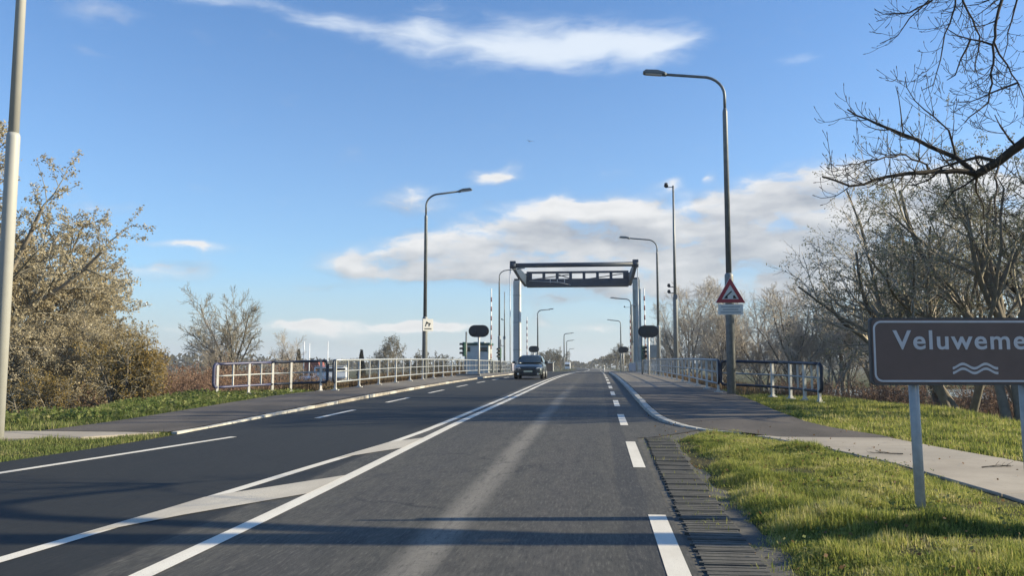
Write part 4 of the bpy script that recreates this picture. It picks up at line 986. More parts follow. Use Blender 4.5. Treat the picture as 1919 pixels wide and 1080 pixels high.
def tree_meshes(seed, H, r0, levels, bark, twigm, rmin=.012, leaf=None, trunk_frac=1.0, d0=(0, 0, 1), stems=1, spread=.3):
    allS = [[] for _ in levels]; tips = []
    rd = random.Random(seed + 5)
    for k in range(stems):
        bs = (0, 0, -.3) if k == 0 else (rd.uniform(-spread, spread), rd.uniform(-spread, spread), -.3)
        dd = d0 if stems == 1 else (rd.gauss(0, .22) + d0[0], rd.gauss(0, .22) + d0[1], 1)
        S, tp = grow(seed + 17 * k, bs, H * trunk_frac * (1 if k == 0 else rd.uniform(.7, 1)), r0 * (1 if k == 0 else rd.uniform(.6, .9)), levels, dd, rmin)
        for a, c in zip(allS, S): a += c
        tips += tp
    out = [('trunk', seg_mesh('trunk', allS[0] + allS[1], bark, 7)), ('crown', seg_mesh('crown', [s for l in allS[2:] for s in l], twigm, 3))]
    if leaf:
        n, size, mat = leaf; rs = np.random.default_rng(seed); T = np.array([tuple(p) for p in tips]); idx = rs.integers(0, len(T), n)
        out.append(('leaves', leaf_mesh('leaves', T[idx] + rs.normal(0, size * 1.4, (n, 3)), size, mat, rs)))
    return out
def plant_tree(name, meshes, x, y, rz, s, label, cat, group, z=None, sz=None):
    zz = float(terrain(x, y)) if z is None else z
    e = empty(name, (x, y, zz), rz, label, cat, group); e.scale = (s, s, sz or s)
    for nm, me in meshes: put(nm, me, e)
    return e

# --- row of bare trees far right, behind the railing
ROW = 'bare trees in the row beyond the right railing'
rowA = tree_meshes(21, 9.6, .17, UPRIGHT, 'bark', 'twig_pale', .017)
rowB = tree_meshes(22, 4.6, .20, FORKED, 'bark', 'twig_pale', .017)
rowC = tree_meshes(23, 4.4, .18, FORKED, 'bark', 'twig_pale', .017, stems=2, spread=.5)
rowD = tree_meshes(24, 8.6, .15, UPRIGHT, 'bark', 'twig_pale', .016, stems=2, spread=.8)
for m_, x, y, rz, s, lb in [
    (rowA, 10.6, 96, .3, 1.02, 'bushy upright bare tree just right of the dark oval board'),
    (rowD, 12.6, 93, 1.3, 1.12, 'dense upright bare tree crossed by the tall camera mast'),
    (rowA, 14.6, 97, 2.4, 1.05, 'upright bare tree between camera mast and warning sign post'),
    (rowC, 17.0, 90, .9, 1.25, 'slim bare tree hidden partly by the warning sign'),
    (rowB, 18.6, 82, 2.0, 1.45, 'forked bare tree right of the warning sign post'),
    (rowC, 21.0, 80, .2, 1.45, 'two-stemmed bare tree above the middle of the short dark railing'),
    (rowB, 23.4, 84, 4.0, 1.5, 'forked bare tree above the right end of the short dark railing'),
    (rowC, 26.2, 82, 3.0, 1.5, 'bare tree over the orange brown thicket beside the brown sign'),
    (rowA, 29.5, 88, 5.0, 1.2, 'pale bare tree half hidden by leafy branches at the right'),
    (rowB, 33.0, 90, 1.0, 1.5, 'bare tree glimpsed between the trunks above the brown sign')]:
    plant_tree('bare_tree', m_, x, y, rz, s, lb, 'tree', ROW)
for k, (m_, x, y, s, lb) in enumerate([(rowD, 9.4, 110, 1.05, 'rear bare tree left of the camera mast'), (rowA, 12.0, 112, 1.1, 'rear bare tree behind the camera mast'), (rowD, 15.8, 108, 1.1, 'rear bare tree just left of the warning sign'), (rowA, 19.6, 106, 1.05, 'rear bare tree just right of the warning sign'),
                                        (rowD, 23.0, 108, 1.1, 'rear bare tree over the first gap of the short railing'), (rowA, 26.6, 110, 1.12, 'rear bare tree over the last gap of the short railing'), (rowD, 30.4, 106, 1.15, 'rear bare tree over the orange thicket'), (rowA, 35.0, 108, 1.15, 'rear bare tree behind the left edge of the brown sign'), (rowC, 20.2, 88, 1.4, 'spreading bare tree between two forked ones'), (rowB, 28.6, 80, 1.45, 'spreading forked tree above the orange thicket')]):
    plant_tree('bare_tree', m_, x, y, k * 1.9 + .7, s, lb, 'tree', ROW)
# --- bigger loose trees behind the brown sign
BIG = 'loose willowy trees behind the brown sign'
bigA = tree_meshes(31, 4.6, .17, SPREAD, 'bark', 'twig_pale', .0075, (9000, .033, 'olive_leaf'), stems=3, spread=.5)
bigB = tree_meshes(32, 5.0, .19, SPREAD, 'bark', 'twig', .0075, (14000, .033, 'olive_leaf'), stems=2, spread=.5)
for m_, x, y, rz, s, lb in [(bigA, 9.3, 22.6, .5, .92, 'multi-stemmed tree with dark trunks right behind the brown sign'),
                            (bigB, 9.7, 20.7, 2.2, .92, 'thick dark trunked tree at the right edge behind the brown sign'),
                            (bigB, 13.2, 34, 4.0, 1.02, 'loose olive tinged tree above the left end of the brown sign'),
                            (bigA, 16.4, 34, 3.6, 1.35, 'sparse leafy tree high above the brown sign at the right'),
                            (bigB, 19.6, 40, 1.2, 1.4, 'taller grey green tree behind the others above the brown sign')]:
    plant_tree('willow_tree', m_, x, y, rz, s, lb, 'tree', BIG)
# --- near tree reaching in from the right with its bare boughs
LIMBS = {
'A': [(6.27,8.8,4.64),(5.39,9.04,4.26),(4.92,9.28,3.98),(4.64,9.52,3.75),(4.48,9.76,3.6),(4.34,10.0,3.51)] ,
'B1': [(4.34,10.0,3.51),(4.09,9.9,3.54),(3.74,9.79,3.51),(3.45,9.69,3.47),(3.09,9.58,3.39),(2.78,9.48,3.3),(2.46,9.37,3.39)] ,
'B2': [(4.34,10.0,3.51),(4.14,10.02,3.72),(3.85,10.04,3.87),(3.58,10.06,4.02),(3.3,10.08,4.16),(2.97,10.11,4.36)] ,
'B3': [(4.14,10.02,3.72),(4.08,9.97,3.9),(4.03,9.92,4.02),(3.85,9.86,4.17),(3.63,9.81,4.35),(3.53,9.76,4.49),(3.5,9.71,4.6)] ,
'B4': [(4.48,9.76,3.6),(4.31,9.84,3.68),(4.1,9.93,3.64),(3.83,10.01,3.57)] ,
'B5': [(4.35,10.0,3.49),(4.12,10.1,3.34),(4.06,10.2,3.23),(4.0,10.3,3.03)] ,
'B6': [(4.48,9.78,3.58),(4.22,9.26,3.27),(3.96,8.74,2.78)] ,
'B7': [(3.83,10.01,3.57),(3.72,9.78,3.59),(3.41,9.54,3.65),(3.12,9.31,3.58),(2.75,9.08,3.45),(2.46,8.84,3.39)] ,
'B8': [(4.35,10.0,3.49),(4.45,10.27,3.36),(4.64,10.54,3.25),(4.76,10.81,3.07)] ,
'B9': [(4.59,9.58,3.72),(4.4,9.39,3.82),(4.24,9.19,3.89),(4.12,9.0,3.92)] ,
'U1': [(5.31,10.8,6.54),(5.06,10.71,5.88),(4.94,10.62,5.59),(4.84,10.53,5.23),(4.77,10.44,4.73),(4.67,10.34,4.46),(4.51,10.25,4.34),(4.31,10.16,4.17)] ,
'U2': [(4.63,10.8,6.43),(4.72,11.0,6.02),(4.92,11.2,5.84),(5.08,11.39,5.69),(5.14,11.59,5.56),(5.17,11.79,5.43),(5.29,11.99,5.36)] ,
'U3': [(4.86,10.54,5.28),(5.0,10.53,4.98),(5.1,10.51,4.75),(5.15,10.49,4.54),(5.16,10.47,4.34)] ,
'U4': [(4.84,10.53,5.24),(4.65,10.66,5.37),(4.55,10.8,5.48),(4.46,10.93,5.64)] ,
'U5': [(4.59,10.88,6.26),(4.57,10.87,5.9),(4.42,10.86,5.53),(4.35,10.85,5.19),(4.24,10.83,4.86),(4.09,10.82,4.79)] ,
'U6': [(4.64,10.83,6.38),(4.25,10.87,5.99),(4.02,10.91,5.78),(3.88,10.96,5.57),(3.67,11.0,5.49)] ,
'U7': [(4.58,10.88,6.19),(4.21,10.77,5.91),(3.93,10.67,5.75),(3.58,10.56,5.7),(3.45,10.46,5.72)] ,
'U8': [(5.53,10.8,6.46),(5.32,10.88,5.94),(5.28,10.96,5.7),(5.26,11.04,5.45),(5.23,11.12,5.27)] ,
'U9': [(5.47,10.82,6.33),(5.27,11.11,6.09),(5.2,11.41,6.08),(5.13,11.7,6.06)] ,
'U10': [(4.64,10.66,5.37),(4.52,10.67,5.13),(4.45,10.68,4.93),(4.35,10.69,4.87)] ,
'U11': [(5.1,10.51,4.75),(4.89,10.7,4.7),(4.71,10.9,4.65),(4.63,11.09,4.71)] ,
}
def near_tree():
    e = empty('roadside_tree', (9.2, 7.4, float(terrain(9.2, 7.4))), 0, 'bare near tree whose dark twiggy boughs reach in from the upper right', 'tree')
    ox, oy, oz = e.location
    rd = random.Random(5); big, small = [], []
    def chain(pts, ra, rb, dest):
        n = len(pts)
        # refine with a little wobble
        P = [Vector(pts[0])]
        for a, c in zip(pts[:-1], pts[1:]):
            a, c = Vector(a), Vector(c); l = (c - a).length; k = max(1, int(l / .12))
            for i in range(1, k + 1): P.append(a.lerp(c, i / k) + (Vector((rd.gauss(0, .009), rd.gauss(0, .009), rd.gauss(0, .009))) if i < k else Vector()))
        m_ = len(P) - 1; R = [ra + (rb - ra) * i / m_ for i in range(m_ + 1)]
        for i in range(m_): dest.append((P[i].x - ox, P[i].y - oy, P[i].z - oz, P[i + 1].x - ox, P[i + 1].y - oy, P[i + 1].z - oz, R[i], R[i + 1]))
        return P, R
    def twigs(P, R, dens, L, upturn, lev=0):
        tot = sum((b - a).length for a, b in zip(P[:-1], P[1:])); n = int(tot * dens)
        for _ in range(n):
            i = rd.randrange(max(1, len(P) // 6), len(P) - 1) if len(P) > 3 else 0
            d = (P[i + 1] - P[i]).normalized(); u = Vector((rd.gauss(0, 1), rd.gauss(0, 1), rd.gauss(0, 1))); u = (u - d * u.dot(d)).normalized()
            an = R_(rd.uniform(28, 62)); dd = (d * math.cos(an) + u * math.sin(an)).normalized(); l = L * rd.uniform(.4, 1.25); ns = 5
            p = P[i].copy(); q = [p.copy()]; r_ = max(.0026, R[i] * .45)
            for k in range(ns):
                dd = (dd + Vector((rd.gauss(0, .13), rd.gauss(0, .13), rd.gauss(0, .13) + upturn * (k + 1) / ns))).normalized(); p = p + dd * (l / ns); q.append(p.copy())
            rr = [max(.0024, r_ * (1 - .55 * k / ns)) for k in range(ns + 1)]
            for k in range(ns): small.append((q[k].x - ox, q[k].y - oy, q[k].z - oz, q[k + 1].x - ox, q[k + 1].y - oy, q[k + 1].z - oz, rr[k], rr[k + 1]))
            # a fat bud at the tip
            small.append((q[-1].x - ox, q[-1].y - oy, q[-1].z - oz, q[-1].x + dd.x * .03 - ox, q[-1].y + dd.y * .03 - oy, q[-1].z + dd.z * .03 - oz, .0052, .0028))
            if lev < 1: twigs(q, rr, 9.0, L * .42, upturn * 1.2, lev + 1)
    fork = (6.9, 8.7, 4.9)
    chain([(9.2, 7.4, -1.0), (9.1, 7.5, 1.6), (8.9, 7.6, 3.4), (8.6, 7.7, 5.4), (8.5, 7.8, 8.0), (8.3, 7.6, 10.5)], .30, .10, big)
    chain([(8.9, 7.6, 3.4), (8.2, 8.1, 4.3), (7.4, 8.5, 4.85), (LIMBS['A'][0])], .15, .082, big)
    top = (7.6, 9.4, 7.6); chain([(8.6, 7.7, 5.4), (8.2, 8.6, 6.8), top], .16, .10, big)
    for k, v in LIMBS.items():
        if k == 'A': P, R = chain(v, .082, .046, big); twigs(P, R, 1.5, .5, .35); continue
        r = {'B1': .034, 'B2': .032, 'B4': .024, 'U1': .024, 'U2': .017, 'U8': .019}.get(k, .0145)
        P, R = chain(v, r, max(.0045, r * .28), big if r > .02 else small)
        twigs(P, R, 8.5 if k[0] == 'B' else 10.0, .46 if k[0] == 'B' else .40, .26 if k[0] == 'B' else .18)
        if k in ('U1', 'U2', 'U5', 'U6', 'U7', 'U8', 'U9'):
            c = [top, tuple((Vector(top) * .45 + Vector(v[0]) * .55) + Vector((0, 0, .5))), v[0]]; chain(c, r * 1.9, r, big)
    # the rest of its crown, outside the frame
    for k in range(6):
        a = rd.uniform(-.9, 1.9); z0_ = rd.uniform(5, 10); st = Vector((8.5, 7.7, z0_)); dd = Vector((math.cos(a), math.sin(a), .55)).normalized(); l = rd.uniform(2.5, 4.5)
        P, R = chain([tuple(st), tuple(st + dd * l * .5 + Vector((0, 0, .2))), tuple(st + dd * l + Vector((0, 0, .7)))], .06, .012, big); twigs(P, R, 4.0, .9, .15)
    put('trunk', seg_mesh('trunk', big, 'bark_dark', 7), e); put('crown', seg_mesh('crown', small, 'twig_dark', 4), e)
near_tree()
# --- shade trees further right of the verge, beside the frame
offA = tree_meshes(41, 5.5, .22, SPREAD[:4], 'bark_dark', 'twig_dark', .014)
for x, y, s, rz, lb in ((13.5, 1.5, 1.2, 2.0, 'roadside tree beside the viewer that shades the near road'), (15.5, 26.5, 1.1, 4.0, 'tree behind the sign trees that shades the path')):
    plant_tree('roadside_tree', offA, x, y, rz, s, lb, 'tree', 'tall trees along the right verge')

tallT = tree_meshes(43, 10.5, .24, [(1, 1, 0, 0, .05, .02, 8), (8, .38, 46, .45, .05, .10, 5), (6, .5, 40, .2, .02, .14, 3)], 'bark_dark', 'twig_dark', .014)
for x, y, s, rz, lb in ((13.2, 20.75, 1.0, .4, 'tall straight tree right of the sign trees, shading the road before the bridge'), (14.2, 19.9, .95, 2.0, 'second tall straight tree right of the sign trees'), (17.5, 30.0, 1.1, 3.0, 'tall straight tree behind the sign trees')):
    plant_tree('roadside_tree', tallT, x, y, rz, s, lb, 'tree', 'tall trees along the right verge')
# --- left: leafy willow, ochre bush, brown thicket, bare tree
WILL = [(1, 1, 0, 0, .03, .08, 6), (10, .72, 40, .18, .03, .10, 6), (9, .46, 44, .15, -.02, .12, 4), (7, .5, 44, .1, -.06, .14, 3)]
wl1 = tree_meshes(51, 7.2, .22, WILL, 'bark_pale', 'twig', .012, (110000, .046, 'willow_leaf'), stems=3, spread=.8)
wl2 = tree_meshes(52, 4.2, .12, WILL, 'bark_pale', 'twig', .011, (42000, .044, 'willow_leaf'), stems=3, spread=.6)
wl3 = tree_meshes(53, 2.6, .08, WILL, 'bark_pale', 'twig', .010, (12000, .042, 'ochre_leaf'), stems=4, spread=.6)
LW = 'leafy tan trees at the left'
plant_tree('willow_tree', wl1, -25.9, 32.5, 3.5, 1.3, 'tall tan leaved willow just right of the near lamp post', 'tree', LW)
plant_tree('willow_tree', wl1, -27.2, 34.6, 5.2, 1.3, 'tall tan willow rising directly behind the near lamp post', 'tree', LW)
plant_tree('willow_tree', wl2, -21.6, 32.6, 1.1, .98, 'middle-sized tan willow stepping down from the tall one at the left', 'tree', LW)
plant_tree('willow_tree', wl2, -23.4, 36.5, 3.1, 1.0, 'rounded tan willow behind the ochre bush', 'tree', LW)
plant_tree('ochre_shrub', wl3, -17.4, 29.6, .2, 1.05, 'ochre yellow leafed bush low at the left behind the grass', 'shrub', 'ochre bushes at the left')
plant_tree('ochre_shrub', wl3, -19.3, 27.6, 2.2, .85, 'small ochre bush low beside the near lamp post', 'shrub', 'ochre bushes at the left')
twl = tree_meshes(54, 2.9, .09, SPREAD, 'bark', 'twig_red', .009, (1500, .04, 'bramble_leaf'), stems=2)
plant_tree('sparse_tree', twl, -24.6, 41.0, .8, .72, 'thin nearly leafless tree right of the tan willows', 'tree', 'thin trees at the left')
plant_tree('sparse_tree', twl, -26.6, 47.0, 2.6, .55, 'small thin tree between the brown thicket and the bare tree', 'tree', 'thin trees at the left')
BRAM = [(1, 1, 0, 0, .0, .16, 5), (6, .6, 34, .2, .05, .18, 4), (5, .5, 40, .2, .0, .2, 3)]
brm = [tree_meshes(60 + k, 1.5, .022, BRAM, 'twig_red', 'twig_red', .008, (1900, .034, 'bramble_leaf'), stems=14, spread=1.0) for k in range(3)]
tk = [(-18.6, 33.0, 1.5), (-16.4, 31.4, 1.25), (-18.0, 36.2, 1.8), (-16.2, 34.0, 1.45), (-15.0, 31.2, 1.1), (-16.0, 37.4, 1.6), (-14.4, 34.4, 1.15), (-21.4, 39, 2.1), (-19.2, 40.6, 2.0), (-22.6, 45, 2.1), (-20.4, 46, 1.9), (-15.4, 40.2, 1.4), (-18.6, 51, 1.7), (-23.5, 51, 1.9)]
side_w = ['beside the ochre bush', 'at the grass edge', 'behind the grass', 'left of the flared railing', 'nearest the flared railing end', 'behind the flared railing end', 'under the flared railing rails', 'under the tan willow', 'in front of the thin tree', 'right of the thin tree', 'below the bare tree', 'seen through the flared railing', 'below the bare tree right side', 'behind the thin tree']
for k, (x, y, s) in enumerate(tk):
    plant_tree('bramble_shrub', brm[k % 3], x, y, k * 1.7, s, 'reddish brown bramble shrub ' + side_w[k], 'shrub', 'brown thicket at the left')
bt = tree_meshes(71, 4.0, .15, FORKED, 'bark', 'twig', .013, stems=2, spread=.4)
plant_tree('bare_tree', bt, -24.9, 58, .5, 1.25, 'bare fan-shaped tree standing alone above the left flared railing', 'tree', 'bare trees at the left')
plant_tree('bare_tree', rowD, -22.6, 60, .5, .42, 'small bare tree right of the fan-shaped tree', 'tree', 'bare trees at the left')
plant_tree('bare_tree', rowD, -26.8, 57, 1.5, .48, 'low twiggy tree left of the fan-shaped tree', 'tree', 'bare trees at the left')
# --- right thickets
TR = 'brown thicket at the right behind the short railing'
tr = [(9.3, 31.0, 1.15, 'orange brown thicket right behind the end of the short dark railing'), (10.6, 33.2, 1.45, 'orange brown thicket between short railing and brown sign'), (8.6, 35.0, 1.05, 'low brown thicket seen through the short dark railing'), (11.6, 30.0, 1.05, 'brown thicket below the left edge of the brown sign'),
      (12.6, 28.2, .85, 'reddish low thicket under the brown sign'), (9.8, 41, 1.2, 'brown thicket behind the right lamp post'), (11.5, 48, 1.3, 'brown thicket right of the camera mast foot'), (13.2, 38, 1.4, 'tall brown thicket left of the sign trees'), (15.5, 43, 1.5, 'pale brown thicket under the bare tree row'), (14.6, 24.0, 1.1, 'low thicket between the dark trunks'), (13.0, 22.0, .9, 'low brown thicket right of the sign post'), (16.6, 27, 1.3, 'thicket behind the dark trunks'), (18.5, 33, 1.6, 'tall thicket far behind the brown sign'), (21.5, 36, 1.7, 'tall thicket behind the right edge of the brown sign'), (18.0, 40, 1.7, 'pale thicket beyond the sign trees'), (24.5, 44, 1.8, 'farthest thicket under the right trees'), (13.8, 33.5, 1.3, 'brown thicket above the reddish one')]
for k, (x, y, s, lb) in enumerate(tr): plant_tree('bramble_shrub', brm[k % 3], x, y, k * 2.1, s * .92, lb, 'shrub', TR)
# --- trees beyond the bridge
FAR = 'small far trees beyond the bridge'
farA = tree_meshes(81, 4.2, .16, SPREAD[:4], 'bark', 'twig', .035, (2600, .13, 'far_leaf'), stems=2)
farB = tree_meshes(82, 5.6, .16, UPRIGHT[:4], 'bark', 'twig', .03, (900, .12, 'far_leaf'))
ft = [(farB, -37.0, 142, .9, 'far bare tree at the left of the clump behind the left railing'), (farB, -34.4, 140, 1.05, 'far bare tree in the middle of the clump behind the left railing'), (farA, -31.2, 143, .85, 'far bushy tree left of the white notice'), (farA, -28.3, 146, .80, 'far olive tree right of the white notice'), (farA, -24.6, 150, .66, 'far low olive tree left of the control cabin'),
      (farA, -13.6, 300, 1.25, 'far brown tree right of the car roof'), (farA, -17.6, 290, 1.35, 'far brown tree just above the car roof'), (farA, -21.5, 270, 1.2, 'far brown tree hidden behind the car'), (farA, -19, 420, 1.2, 'far dark tree behind the middle lamp posts'),
      (farB, 6.2, 300, 1.2, 'far tree left of the far right oval board'), (farA, 9.6, 280, 1.2, 'far brown tree behind the far right oval board'), (farA, 4.6, 340, .9, 'far low brown tree beside the vanishing road'), (farB, 12.5, 250, 1.1, 'far tree behind the right pylon')]
for k, (m_, x, y, s, lb) in enumerate(ft): plant_tree('far_tree', m_, x, y, k * 1.3, s, lb, 'tree', FAR)
# two dark conifers by the harbour
def conifer(x, y, h, label):
    rs = np.random.default_rng(int(h * 100)); n = 1600; t_ = rs.random(n) ** .8; a = rs.random(n) * 6.283; r_ = (1 - t_) * .9 * rs.uniform(.5, 1.1, n) + .1
    P = np.stack([np.cos(a) * r_, np.sin(a) * r_, .4 + t_ * (h - .4)], -1)
    e = empty('conifer', (x, y, -2.0), 0, label, 'tree', 'dark conifers at the harbour')
    put('crown', leaf_mesh('crown', P, .2, 'far_leaf', rs), e); put('trunk', seg_mesh('trunk', [(0, 0, -.3, 0, 0, h * .9, .12, .03)], 'bark_dark', 6), e)
conifer(-51.5, 141, 6.1, 'small dark conifer left of the white masts'); conifer(-40.4, 141, 6.0, 'small dark conifer right of the white masts')
# far wood on the horizon, all round
P = []
rs = np.random.default_rng(9)
n = 42000; X_ = rs.uniform(-1500, 1500, n); Yb = 620 + 120 * np.sin(X_ * .006) + rs.uniform(0, 160, n)
hh = 5.5 + 3.5 * np.sin(X_ * .021 + 1) + 2.5 * np.sin(X_ * .063) + 1.8 * np.sin(X_ * .19); gap = np.abs(X_ + 60) < 12
Z_ = -1.5 + rs.random(n) ** .7 * np.clip(hh, 2.0, 12); keep = ~gap
put('treeline', leaf_mesh('treeline', np.stack([X_, Yb, Z_], -1)[keep], 1.5, 'far_leaf', rs, aspect=.8)); tag(bpy.data.objects['treeline'], 'low far wood along the horizon', 'wood', kind='stuff')

# ---------------------------------------------------------------- grass and reeds
def vnoise(X, Y, s, seed):
    r_ = np.random.default_rng(seed).random((64, 64)); x, y = np.asarray(X) / s, np.asarray(Y) / s; xi, yi = np.floor(x).astype(int), np.floor(y).astype(int); fx, fy = sstep(x - xi), sstep(y - yi)
    q = lambda a, c: r_[a % 64, c % 64]
    return (q(xi, yi) * (1 - fx) + q(xi + 1, yi) * fx) * (1 - fy) + (q(xi, yi + 1) * (1 - fx) + q(xi + 1, yi + 1) * fx) * fy
def blades(name, X, Y, h, w, mat, label, rs, lean=.45, lift=0.0):
    n = len(X); Z = terrain(X, Y) + lift; a = rs.random(n) * 6.283; ca, sa = np.cos(a), np.sin(a)
    b_ = np.stack([X, Y, Z - .01], -1); side = np.stack([-sa, ca, 0 * a], -1) * (w / 2)[:, None]
    ln = rs.normal(0, lean, n); dirv = np.stack([ca * ln, sa * ln, np.ones(n)], -1); dirv /= np.linalg.norm(dirv, axis=1, keepdims=True)
    mid = b_ + dirv * (h * .55)[:, None]; tipd = dirv + np.stack([ca * ln * 1.4, sa * ln * 1.4, -.15 * np.abs(ln)], -1); tipd /= np.linalg.norm(tipd, axis=1, keepdims=True)
    tip = mid + tipd * (h * .45)[:, None]
    V = np.stack([b_ - side, b_ + side, mid + side * .75, mid - side * .75, tip], 1).reshape(-1, 3); i = np.arange(n)[:, None] * 5
    me = arr_mesh(name, V, [i + np.array([[0, 1, 2, 3]]), i + np.array([[3, 2, 4]])], mat)
    return tag(put(name, me), label, 'grass', kind='stuff')
def scatter(rs, n, x0, x1, y0, y1, ok):
    X = rs.uniform(x0, x1, n); Y = rs.uniform(y0, y1, n); m_ = ok(X, Y); return X[m_], Y[m_]
iv = lambda P: (lambda Y: np.interp(Y, [p[1] for p in P], [p[0] for p in P]))
lo_f, hi_f = iv(lo), iv(hi)
rs = np.random.default_rng(77)
kx = lambda Y: np.interp(Y, [2, 6, 14.2, 14.9, 15.5, 15.9], [1.20, 1.19, 1.28, 1.5, 2.1, 2.5])
X, Y = scatter(rs, 330000, 1.0, 4.3, 3.5, 15.8, lambda X, Y: (X > kx(Y) - .02 + .42 * (vnoise(X, Y, .35, 1) - .62)) & (X < lo_f(Y) - .02 + .10 * (vnoise(X, Y, .3, 2) - .5)) & (X < .56 * Y + 1.2) & ((Y < 14.9) | (X < lo_f(np.minimum(Y, 14.9)))) & (rs.random(len(X)) < np.clip(.35 + 1.1 * vnoise(X, Y, .45, 3), 0, 1)))
cl_ = vnoise(X, Y, .5, 4) * .6 + vnoise(X, Y, .16, 5) * .4
h = (.028 + .165 * cl_ ** 2.2) * rs.uniform(.6, 1.3, len(X)); h *= np.clip((X - kx(Y)) / .3 + .4, .4, 1) * np.clip((lo_f(Y) - X) / .25 + .35, .35, 1)
blades('grass', X, Y, h, rs.uniform(.004, .009, len(X)), 'grass', 'sunlit rough grass verge between the road and the concrete path', rs, .55)
X, Y = scatter(rs, 300000, 3.8, 15.5, 7, 33, lambda X, Y: (X > np.where(Y < 15, hi_f(np.minimum(Y, 15)), np.vectorize(rx_out)(Y)) + .03 + .12 * (vnoise(X, Y, .4, 6) - .45)) & (X < .53 * Y + 2.0) & (X < np.interp(Y, [7, 20, 26, 33], [9.5, 11.5, 10.5, 9.0])) & ((Y < 28.8) | (X > 4.7)))
cl_ = vnoise(X, Y, .9, 7) * .6 + vnoise(X, Y, .25, 8) * .4
edge = X - np.where(Y < 15, hi_f(np.minimum(Y, 15)), np.vectorize(rx_out)(Y))
h = (.04 + .16 * cl_ ** 1.4 + .10 * np.clip((X - 7) / 3, 0, 1)) * rs.uniform(.6, 1.3, len(X)) * np.clip(edge / .5 + .4, .4, 1)
blades('grass', X, Y, h, rs.uniform(.009, .016, len(X)), 'grass', 'grass bank beyond the concrete path below the trees', rs, .5)
XE = iv([(-9.3, 0), (-7.95, 9.5), (-7.8, 10.4), (-7.58, 11.8), (-7.40, 13.6), (-7.5, 14.6)])
PL = iv([(-13.0, 4), (-12.8, 11.0), (-11.3, 12.5), (-9.9, 13.1), (-8.7, 13.42), (-7.8, 14.4)])
PLy = lambda X: np.interp(X, [-14.2, -13.8, -12.8, -11.3, -9.9, -8.7, -7.8], [6.6, 9.4, 11.2, 12.6, 13.15, 13.5, 14.5])
X, Y = scatter(rs, 110000, -14.2, -7.3, 5, 14.6, lambda X, Y: (X < XE(Y) - .05 + .12 * (vnoise(X, Y, .4, 12) - .5)) & (Y < PLy(X) - .03 + .1 * (vnoise(X, Y, .4, 13) - .5)) & (X > -.74 * Y - 1.5))
h = (.03 + .10 * vnoise(X, Y, .5, 9)) * rs.uniform(.6, 1.3, len(X)); blades('grass', X, Y, h, rs.uniform(.008, .014, len(X)), 'grass_left', 'narrow strip of worn grass between the left lane and the path', rs, .5)
PUy = lambda X: np.interp(X, [-16, -13.4, -12.2, -11.0, -10.2], [10.2, 13.2, 14.0, 14.5, 14.9])
X, Y = scatter(rs, 210000, -19, -9.8, 9, 33, lambda X, Y: (X < np.where(Y < 15, -10.1, np.interp(Y, [14.6, 16.3, 18.9, 24.8, 28, 31, 34], [-10.2, -9.98, -9.98, -10.33, -10.35, -10.1, -10.1]) + .12 * (vnoise(X, Y, .5, 16) - .6))) & (Y > PUy(X)) & (X > -.76 * Y - 1.0) & (rs.random(len(X)) < np.clip(1.25 - (-13.5 - X) / 4.0, .12, 1)))
cl_ = vnoise(X, Y, .8, 17) * .6 + vnoise(X, Y, .25, 18) * .4
h = (.05 + .22 * cl_ ** 1.3) * rs.uniform(.6, 1.3, len(X)); blades('grass', X, Y, h, rs.uniform(.012, .024, len(X)), 'grass_left', 'rough green bank left of the path below the brown thicket', rs, .6)
# broad-leaved weeds in the left bank
n = 9000; X, Y = scatter(rs, n, -15.5, -10.2, 15, 31, lambda X, Y: vnoise(X, Y, 1.2, 22) > .48)
o = put('weeds', leaf_mesh('weeds', np.stack([X, Y, terrain(X, Y) + rs.uniform(.02, .22, len(X))], -1), .05, 'grass_left', rs, .5, .6)); tag(o, 'broad leaved weeds in the left bank', 'weeds', kind='stuff')
n = 5000; X, Y = scatter(rs, n, 1.25, 4.0, 4.5, 15, lambda X, Y: (vnoise(X, Y, .6, 32) > .60) & (X < lo_f(Y)) & (X > kx(Y)))
o = put('weeds', leaf_mesh('weeds', np.stack([X, Y, terrain(X, Y) + rs.uniform(.01, .10, len(X))], -1), .017, 'grass_left', rs, .5, .65)); tag(o, 'low broad leaved weeds in the right verge', 'weeds', kind='stuff')
X, Y = scatter(rs, 2200, .70, 1.35, 3, 14.8, lambda X, Y: (vnoise(X, Y, .3, 33) > .62 - .25 * np.clip((X - .9) / .4, 0, 1)))
o = blades('grass', X, Y, rs.uniform(.015, .07, len(X)), rs.uniform(.004, .008, len(X)), 'grass', 'tufts of grass sprouting between the edge pavers', rs, .7, .03)
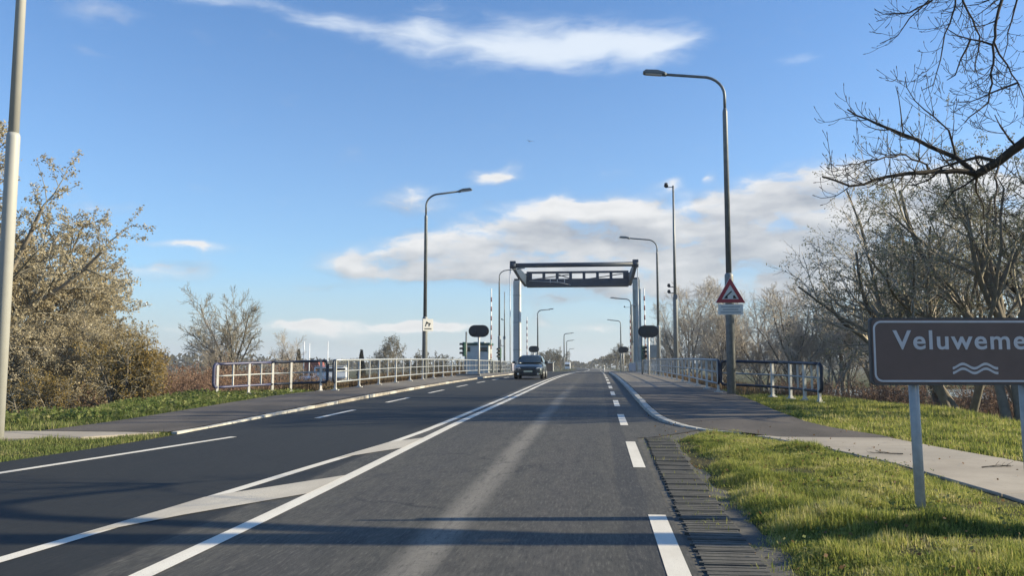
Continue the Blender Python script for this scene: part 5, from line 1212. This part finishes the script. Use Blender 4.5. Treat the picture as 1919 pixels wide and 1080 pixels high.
# dry reeds and rough grass on the embankments beside the bridge
X, Y = scatter(rs, 90000, -19, -10.2, 31, 66, lambda X, Y: (vnoise(X, Y, 2.5, 24) > .22))
h = rs.uniform(.25, .75, len(X)) * (.5 + .8 * vnoise(X, Y, 3, 25)); o = blades('reeds', X, Y, h, rs.uniform(.018, .035, len(X)), 'reed', 'dry brown reeds on the bank behind the left railing', rs, .35); o['category'] = 'reeds'
X, Y = scatter(rs, 120000, 4.7, 26, 28.5, 66, lambda X, Y: (X > 4.75) & (vnoise(X, Y, 2.5, 26) > .18) & ~((X < 6.6) & (Y < 29.5)))
h = rs.uniform(.18, .5, len(X)) * (.5 + .8 * vnoise(X, Y, 3, 27)); o = blades('reeds', X, Y, h, rs.uniform(.016, .03, len(X)), 'reed', 'dry rough grass on the bank behind the right railing', rs, .45); o['category'] = 'reeds'
# fallen leaves on verge, path and gutter
X, Y = scatter(rs, 2600, 1.0, 8.5, 4.5, 24, lambda X, Y: rs.random(len(X)) < np.where((X > lo_f(Y)) & (X < hi_f(Y)), .22, .8))
o = put('fallen_leaves', leaf_mesh('fallen_leaves', np.stack([X, Y, np.maximum(terrain(X, Y) + .05, g(Y) + .022) + rs.uniform(0, .03, len(X))], -1), .017, 'dead_leaf', rs, .75, .7)); tag(o, 'fallen autumn leaves scattered over the right verge and path', 'leaves', kind='stuff')
for (x, y, rz, lb) in ((4.62, 10.9, .4, 'dark fallen twig lying on the concrete path right of the sign post'), (4.15, 12.2, 2.9, 'small dark twig on the concrete path left of the sign post')):
    e = empty('fallen_twig', (x, y, gf(y) + .02), rz, lb, 'twig')
    sgs, _ = grow(int(x * 100), (0, 0, .008), .42, .008, [(1, 1, 0, 0, 0, .25, 5), (5, .5, 50, .2, 0, .2, 3)], (1, 0, .05), .003)
    put('stem', seg_mesh('stem', [(a[0], a[1], abs(a[2]) * .4, a[3], a[4], abs(a[5]) * .4, a[6], a[7]) for a in sgs[0]], 'twig_dark', 5), e); put('side_twigs', seg_mesh('side_twigs', [(a[0], a[1], abs(a[2]) * .4, a[3], a[4], abs(a[5]) * .4, a[6], a[7]) for a in sgs[1]], 'twig_dark', 4), e)

# the pale air of the day
hz = MB().box((0, 1480, 20), (3400, 3200, 60)).build('haze', 'white_paint'); hz['kind'] = 'stuff'
hz['label'] = 'thin pale autumn haze'
m, t, b = new_mat('haze_air'); t.nodes.remove(b); pvv = t.nodes.new('ShaderNodeVolumePrincipled'); pvv.inputs['Color'].default_value = (.86, .92, 1.0, 1); pvv.inputs['Density'].default_value = .00032; pvv.inputs['Anisotropy'].default_value = .2
t.links.new(pvv.outputs[0], t.nodes['Material Output'].inputs['Volume']); hz.data.materials.clear(); hz.data.materials.append(m)
